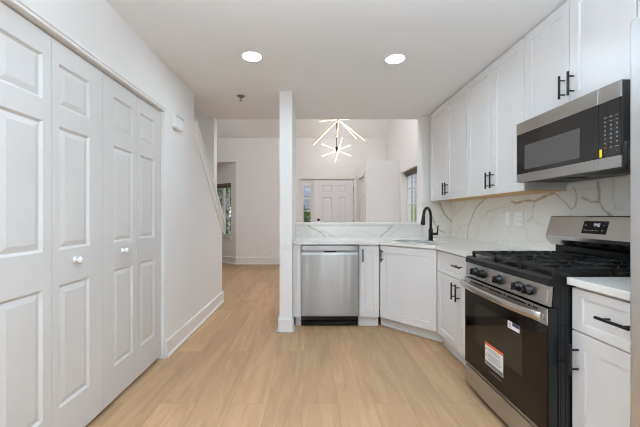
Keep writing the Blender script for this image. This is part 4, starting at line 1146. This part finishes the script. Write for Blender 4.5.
# door: steel top band, glass, steel bottom band
dm = MB(TM).box(ySp + 0.0015, RY1, -0.042, -0.004, MZ0, MZ1, 0.002).build('door', M['enamel'], m_)
MB(TM).box(ySp + 0.0015, RY1, -0.0035, 0.003, MZ1 - 0.078, MZ1, 0.0007).build('upper_band', M['steel_band'], dm)
MB(TM).box(ySp + 0.0015, RY1, -0.0035, 0.003, MZ0, MZ0 + 0.055, 0.0007).build('lower_band', M['steel'], dm)
MB(TM).box(ySp + 0.0015, RY1, -0.0035, 0.001, MZ0 + 0.056, MZ1 - 0.079).build('door_glass', M['mw_glass'], dm)
MB(TM).box(1.700, 2.135, 0.0012, 0.0017, 1.492, 1.652, 0.0002).build('viewing_window', M['mw_window'], dm)
cm = MB(TM).box(MY0, ySp - 0.0015, -0.042, -0.004, MZ0, MZ1, 0.002).build('control_side', M['mw_case'], m_)
MB(TM).box(MY0, ySp - 0.0015, -0.0035, 0.003, MZ1 - 0.078, MZ1, 0.0007).build('upper_band', M['steel_band'], cm)
MB(TM).box(MY0, ySp - 0.0015, -0.0035, 0.003, MZ0, MZ0 + 0.055, 0.0007).build('lower_band', M['steel'], cm)
MB(TM).box(MY0, ySp - 0.0015, -0.0035, 0.001, MZ0 + 0.056, MZ1 - 0.079).build('keypad_glass', M['mw_glass'], cm)
mb = MB(TM)
for r_ in range(7):
    for q in range(3):
        y = 1.553 - q * 0.030; z = 1.660 - r_ * 0.0205
        w_ = 0.007 if r_ < 2 else (0.0035 if q != 1 else 0.0045)
        h_ = 0.0016 if r_ in (0, 1) else 0.0035
        mb.box(y - w_, y + w_, 0.0012, 0.0015, z - h_, z + h_)
for q, w_ in ((1, 0.006), (2, 0.010)): mb.box(1.553 - q * 0.03 - w_, 1.553 - q * 0.03 + w_, 0.0012, 0.0015, 1.512, 1.516)
for q in (0, 2): mb.box(1.551 - q * 0.03, 1.555 - q * 0.03, 0.0012, 0.0015, 1.490, 1.494)
mb.build('keypad_print', M['graymark'], cm)
MB(TM).box(1.546, 1.560, 0.0012, 0.0015, 1.5125, 1.5155).build('stop_print', M['red'], cm)
ys_ = MB(TM).box(1.570, 1.583, 0.0012, 0.0018, 1.473, 1.512).build('yellow_sticker', M['yellow'], cm)

# ================================================================ REFRIGERATOR
r = tag(empty('refrigerator', (1.4, 0.56, 0)), 'stainless refrigerator edge at the end of the short counter', 'refrigerator')
FX = 0.995
MB().box(FX + 0.065, XW - 0.02, 0.12, 0.995, 0.03, 1.775).build('body', M['nickel'], r)
fdr = MB().box(FX, FX + 0.06, 0.12, 0.998, 0.52, 1.796, 0.010, 4).build('door', M['steel_fridge'], r)
MB().cyl((FX - 0.045, 0.19, 0.75), (FX - 0.045, 0.19, 1.55), 0.011, n=14).cyl((FX - 0.045, 0.19, 0.8), (FX + 0.001, 0.19, 0.8), 0.008, n=10).cyl((FX - 0.045, 0.19, 1.5), (FX + 0.001, 0.19, 1.5), 0.008, n=10).build('handle', M['steel_band'], fdr)
frz = MB().box(FX, FX + 0.06, 0.12, 0.998, 0.06, 0.512, 0.010, 4).build('freezer_drawer', M['steel_fridge'], r)
for xx in (FX + 0.1, XW - 0.1):
    for yy in (0.2, 0.92): MB().cyl((xx, yy, 0), (xx, yy, 0.031), 0.018, n=12).build('roller_foot', M['rubber'], r)

# ================================================================ CEILING FIXTURES
def downlight(x, y, label):
    t = tag(empty('recessed_light', (x, y, HC)), label, 'ceiling light', 'round recessed ceiling lights')
    MB().lathe([(0.072, 0.0), (0.084, 0.0), (0.086, -0.003), (0.080, -0.006), (0.072, -0.005), (0.072, 0.0)], (x, y, HC - 0.0005)).build('trim_ring', M['plastic'], t)
    b = bmesh.new(); bmesh.ops.create_circle(b, cap_ends=True, segments=32, radius=0.0715)
    b.transform(Matrix.Translation((x, y, HC - 0.004)) @ Matrix.Rotation(math.pi, 4, 'X'))
    mb = MB(); mb._add(b); mb.build('lens', M['lamp'], t, recalc=False)
    return t
downlight(-0.457, 2.54, 'round lit downlight left of centre in the kitchen ceiling')
downlight(0.690, 2.58, 'round lit downlight nearer the wall cabinets')
downlight(-0.457, 0.55, 'added unseen round downlight by the closet above the viewer')  # added out of view to brighten the near kitchen
downlight(0.690, 0.55, 'added unseen round downlight by the refrigerator above the viewer')  # second added downlight, also out of view
t = tag(empty('fire_sprinkler', (-0.726, 3.39, HC)), 'small bronze fire sprinkler on the ceiling near the stairs', 'sprinkler')
MB().lathe([(0, 0), (0.042, 0), (0.040, -0.004), (0.018, -0.010), (0, -0.010)], (-0.726, 3.39, HC - 0.0005)).build('escutcheon', M['nickel'], t)
mb = MB(); mb.cyl((-0.726, 3.39, HC - 0.010), (-0.726, 3.39, HC - 0.028), 0.009, n=12)
for s in (-1, 1): mb.tube([(-0.726 + s * 0.008, 3.39, HC - 0.022), (-0.726 + s * 0.013, 3.39, HC - 0.034), (-0.726, 3.39, HC - 0.047)], 0.003, 8)
mb.cyl((-0.726, 3.39, HC - 0.047), (-0.726, 3.39, HC - 0.050), 0.015, n=16); mb.build('sprinkler_head', M['nickel'], t)

# ---- added uplight floor lamps behind the camera, brightening the ceiling
def added_uplight(x, y, label):
    t = tag(empty('added_floor_lamp', (x, y, 0)), label, 'floor lamp', 'added uplight floor lamps')
    MB().lathe([(0, 0), (0.15, 0), (0.15, 0.012), (0.03, 0.022), (0, 0.022)], (x, y, 0)).build('base', M['black'], t)
    MB().cyl((x, y, 0.02), (x, y, 1.76), 0.012, n=14).build('pole', M['black'], t)
    MB().lathe([(0.02, 0.0), (0.03, 0.0), (0.11, 0.05), (0.16, 0.12), (0.156, 0.122), (0.106, 0.055), (0.02, 0.01)], (x, y, 1.75)).build('lamp_shade', M['plastic'], t)
    l = bpy.data.lights.new('added_uplight_bulb', 'AREA'); l.shape = 'DISK'; l.size = 0.2; l.energy = ADDED_UPLIGHT_W; l.color = (0.68, 0.84, 1.0)
    o = bpy.data.objects.new('added_uplight_bulb', l); COL.objects.link(o); o.parent = t; o.location = (0, 0, 1.84); o.rotation_euler = (math.pi, 0, 0)
added_uplight(0.02, -0.3, 'added unseen black uplight floor lamp in the middle of the room behind the viewer')
added_uplight(0.72, -0.2, 'added unseen black uplight floor lamp by the refrigerator behind the viewer')

# ---- stick chandeliers
def at(u, v, Y): return Vector(((u - 309.5) * Y / 320, Y, CAM_H - (v - 215) * Y / 320))
def rod(parent, p0, p1, metal_mat, led_mat, r=0.011):
    p0 = Vector(p0); p1 = Vector(p1); a = (p1 - p0).normalized()
    dwn = Vector((0, 0, -1)); dwn = (dwn - a * dwn.dot(a)); dwn = dwn.normalized() if dwn.length > 0.05 else Vector((0, -1, 0))
    nf = Vector((0, -1, 0)); nf = (nf - a * nf.dot(a)).normalized()
    dirl = (dwn + nf).normalized()
    mb = MB(); mb.tube([p0 - dirl * 0.004, p1 - dirl * 0.004], r, 12); o = mb.build('arm', metal_mat, parent)
    mb = MB(); mb.tube([p0 + dirl * 0.006, p1 + dirl * 0.006], r * 0.6, 12); mb.build('led_strip', led_mat, o)
def lamp_glow(t, p, power, col):
    l = bpy.data.lights.new('chandelier_glow', 'POINT'); l.energy = power; l.color = col; l.shadow_soft_size = 0.012
    o = bpy.data.objects.new('chandelier_glow', l); COL.objects.link(o); o.parent = t; o.location = p
HY = 6.0
hub = at(338.7, 119.5, HY)
t = tag(empty('chandelier', hub), 'larger brass starburst chandelier with glowing rods', 'chandelier', 'starburst chandeliers')
MB().lathe([(0, 0.0), (0.03, 0.0), (0.036, 0.02), (0.036, 0.05), (0.03, 0.07), (0, 0.07)], hub - Vector((0, 0, 0.035)), (0, 0, 1)).build('hub', M['brass'], t)
MB().cyl(hub + Vector((0, 0, 0.03)), (hub.x, hub.y, vz(HY) - 0.02), 0.007, n=12).build('stem', M['brass'], t)
MB().cyl((hub.x, hub.y, vz(HY) - 0.05), (hub.x, hub.y, vz(HY) + 0.02), 0.06, n=24).build('canopy', M['brass'], t)
for (u, v, dy) in ((319.5, 121.2, 0.05), (349.3, 119.2, -0.25), (313.0, 144.6, -0.2), (365.2, 140.6, -0.25), (356.6, 138.6, 0.2), (336.4, 137.0, -0.45)):
    e = at(u, v, HY + dy); rod(t, hub + (e - hub).normalized() * 0.03, e, M['brass'], M['led_warm'], 0.011)
lamp_glow(t, Vector((0, 0.07, 0.0)), 3.0, (1.0, 0.9, 0.78))
HY2 = 7.1
hub2 = at(336.6, 150.3, HY2)
t = tag(empty('chandelier', hub2), 'smaller white starburst chandelier hanging below the brass one', 'chandelier', 'starburst chandeliers')
MB().lathe([(0, 0.0), (0.022, 0.0), (0.026, 0.015), (0.026, 0.09), (0.018, 0.10), (0, 0.10)], hub2 - Vector((0, 0, 0.02)), (0, 0, 1)).build('hub', M['black'], t)
MB().cyl(hub2 + Vector((0, 0, 0.07)), (hub2.x, hub2.y, vz(HY2) - 0.02), 0.008, n=12).build('stem', M['black'], t)
MB().cyl((hub2.x, hub2.y, vz(HY2) - 0.05), (hub2.x, hub2.y, vz(HY2) + 0.02), 0.06, n=24).build('canopy', M['black'], t)
for (u0, v0, u1, v1, dy) in ((342.0, 137.4, 335.0, 162.0, 0.10), (322.2, 144.0, 351.0, 155.8, 0.16), (322.2, 156.2, 350.3, 145.0, -0.16)):
    rod(t, at(u0, v0, HY2 + dy), at(u1, v1, HY2 - dy), M['plastic'], M['led_white'], 0.008)

lamp_glow(t, Vector((0, 0.06, 0.03)), 2.6, (1.0, 0.98, 0.95))
# ================================================================ SMALL WALL FITTINGS
t = tag(empty('door_chime', (XL, 2.87, 1.95)), 'small white door chime box on the wall past the closet', 'door chime')
MB().box(XL + 0.0005, XL + 0.036, 2.79, 2.95, 1.965, 2.085, 0.004, 2).build('cover', M['plastic'], t)
MB().box(XL + 0.0005, XL + 0.050, 2.783, 2.957, 2.060, 2.088, 0.004, 2).build('upper_lip', M['plastic'], t)
MB().box(XL + 0.0005, XL + 0.045, 2.795, 2.945, 1.955, 1.9645, 0.003).build('lower_lip', M['plastic'], t)
def plate(name, T, x, z, w, h, label, kind):
    t = tag(empty(name, T @ Vector((x, 0, z))), label, 'switch' if kind == 'switch' else 'outlet')
    MB(T).box(x - w / 2, x + w / 2, 0.0004, 0.006, z - h / 2, z + h / 2, 0.0022, 2).build('cover_plate', M['plastic'], t)
    if kind == 'switch':
        for dx in ([0] if w < 0.1 else [-0.024, 0.024]):
            MB(T).box(x + dx - 0.016, x + dx + 0.016, 0.0062, 0.0085, z - 0.032, z + 0.032, 0.001).build('rocker', M['plastic'], t)
    else:
        for dx in ([0] if w < 0.1 else [-0.024, 0.024]):
            s_ = MB(T).box(x + dx - 0.0165, x + dx + 0.0165, 0.0062, 0.0078, z - 0.034, z + 0.034, 0.001).build('socket', M['plastic'], t)
            mb = MB(T)
            for dz in (-0.019, 0.019):
                for q in (-0.006, 0.006): mb.box(x + dx + q - 0.0012, x + dx + q + 0.0012, 0.0079, 0.0082, z + dz - 0.005, z + dz + 0.005)
            mb.build('slots', M['socket'], s_)
    return t
TRW = frame((XW - 0.0118, 0, 0), (0, 1, 0), (-1, 0, 0))
plate('light_switch', TRW, 2.875, 1.155, 0.075, 0.12, 'single white rocker switch on the backsplash left of the double outlet', 'switch')
plate('power_outlet', TRW, 2.728, 1.155, 0.118, 0.12, 'white double outlet on the backsplash behind the range', 'outlet')
TBX = frame((0, BY0, 0), (1, 0, 0), (0, -1, 0))
plate('light_switch', TBX, (370.5 - 309.5) * BY0 / 320, 1.19 - 2 * BY0 / 320, 0.118, 0.12, 'white double switch plate on the cream entry closet wall', 'switch')
plate('power_outlet', TFr, (264.3 - 309.5) * YF / 320, 0.285, 0.118, 0.075, 'small white outlet low on the far hall wall', 'outlet')
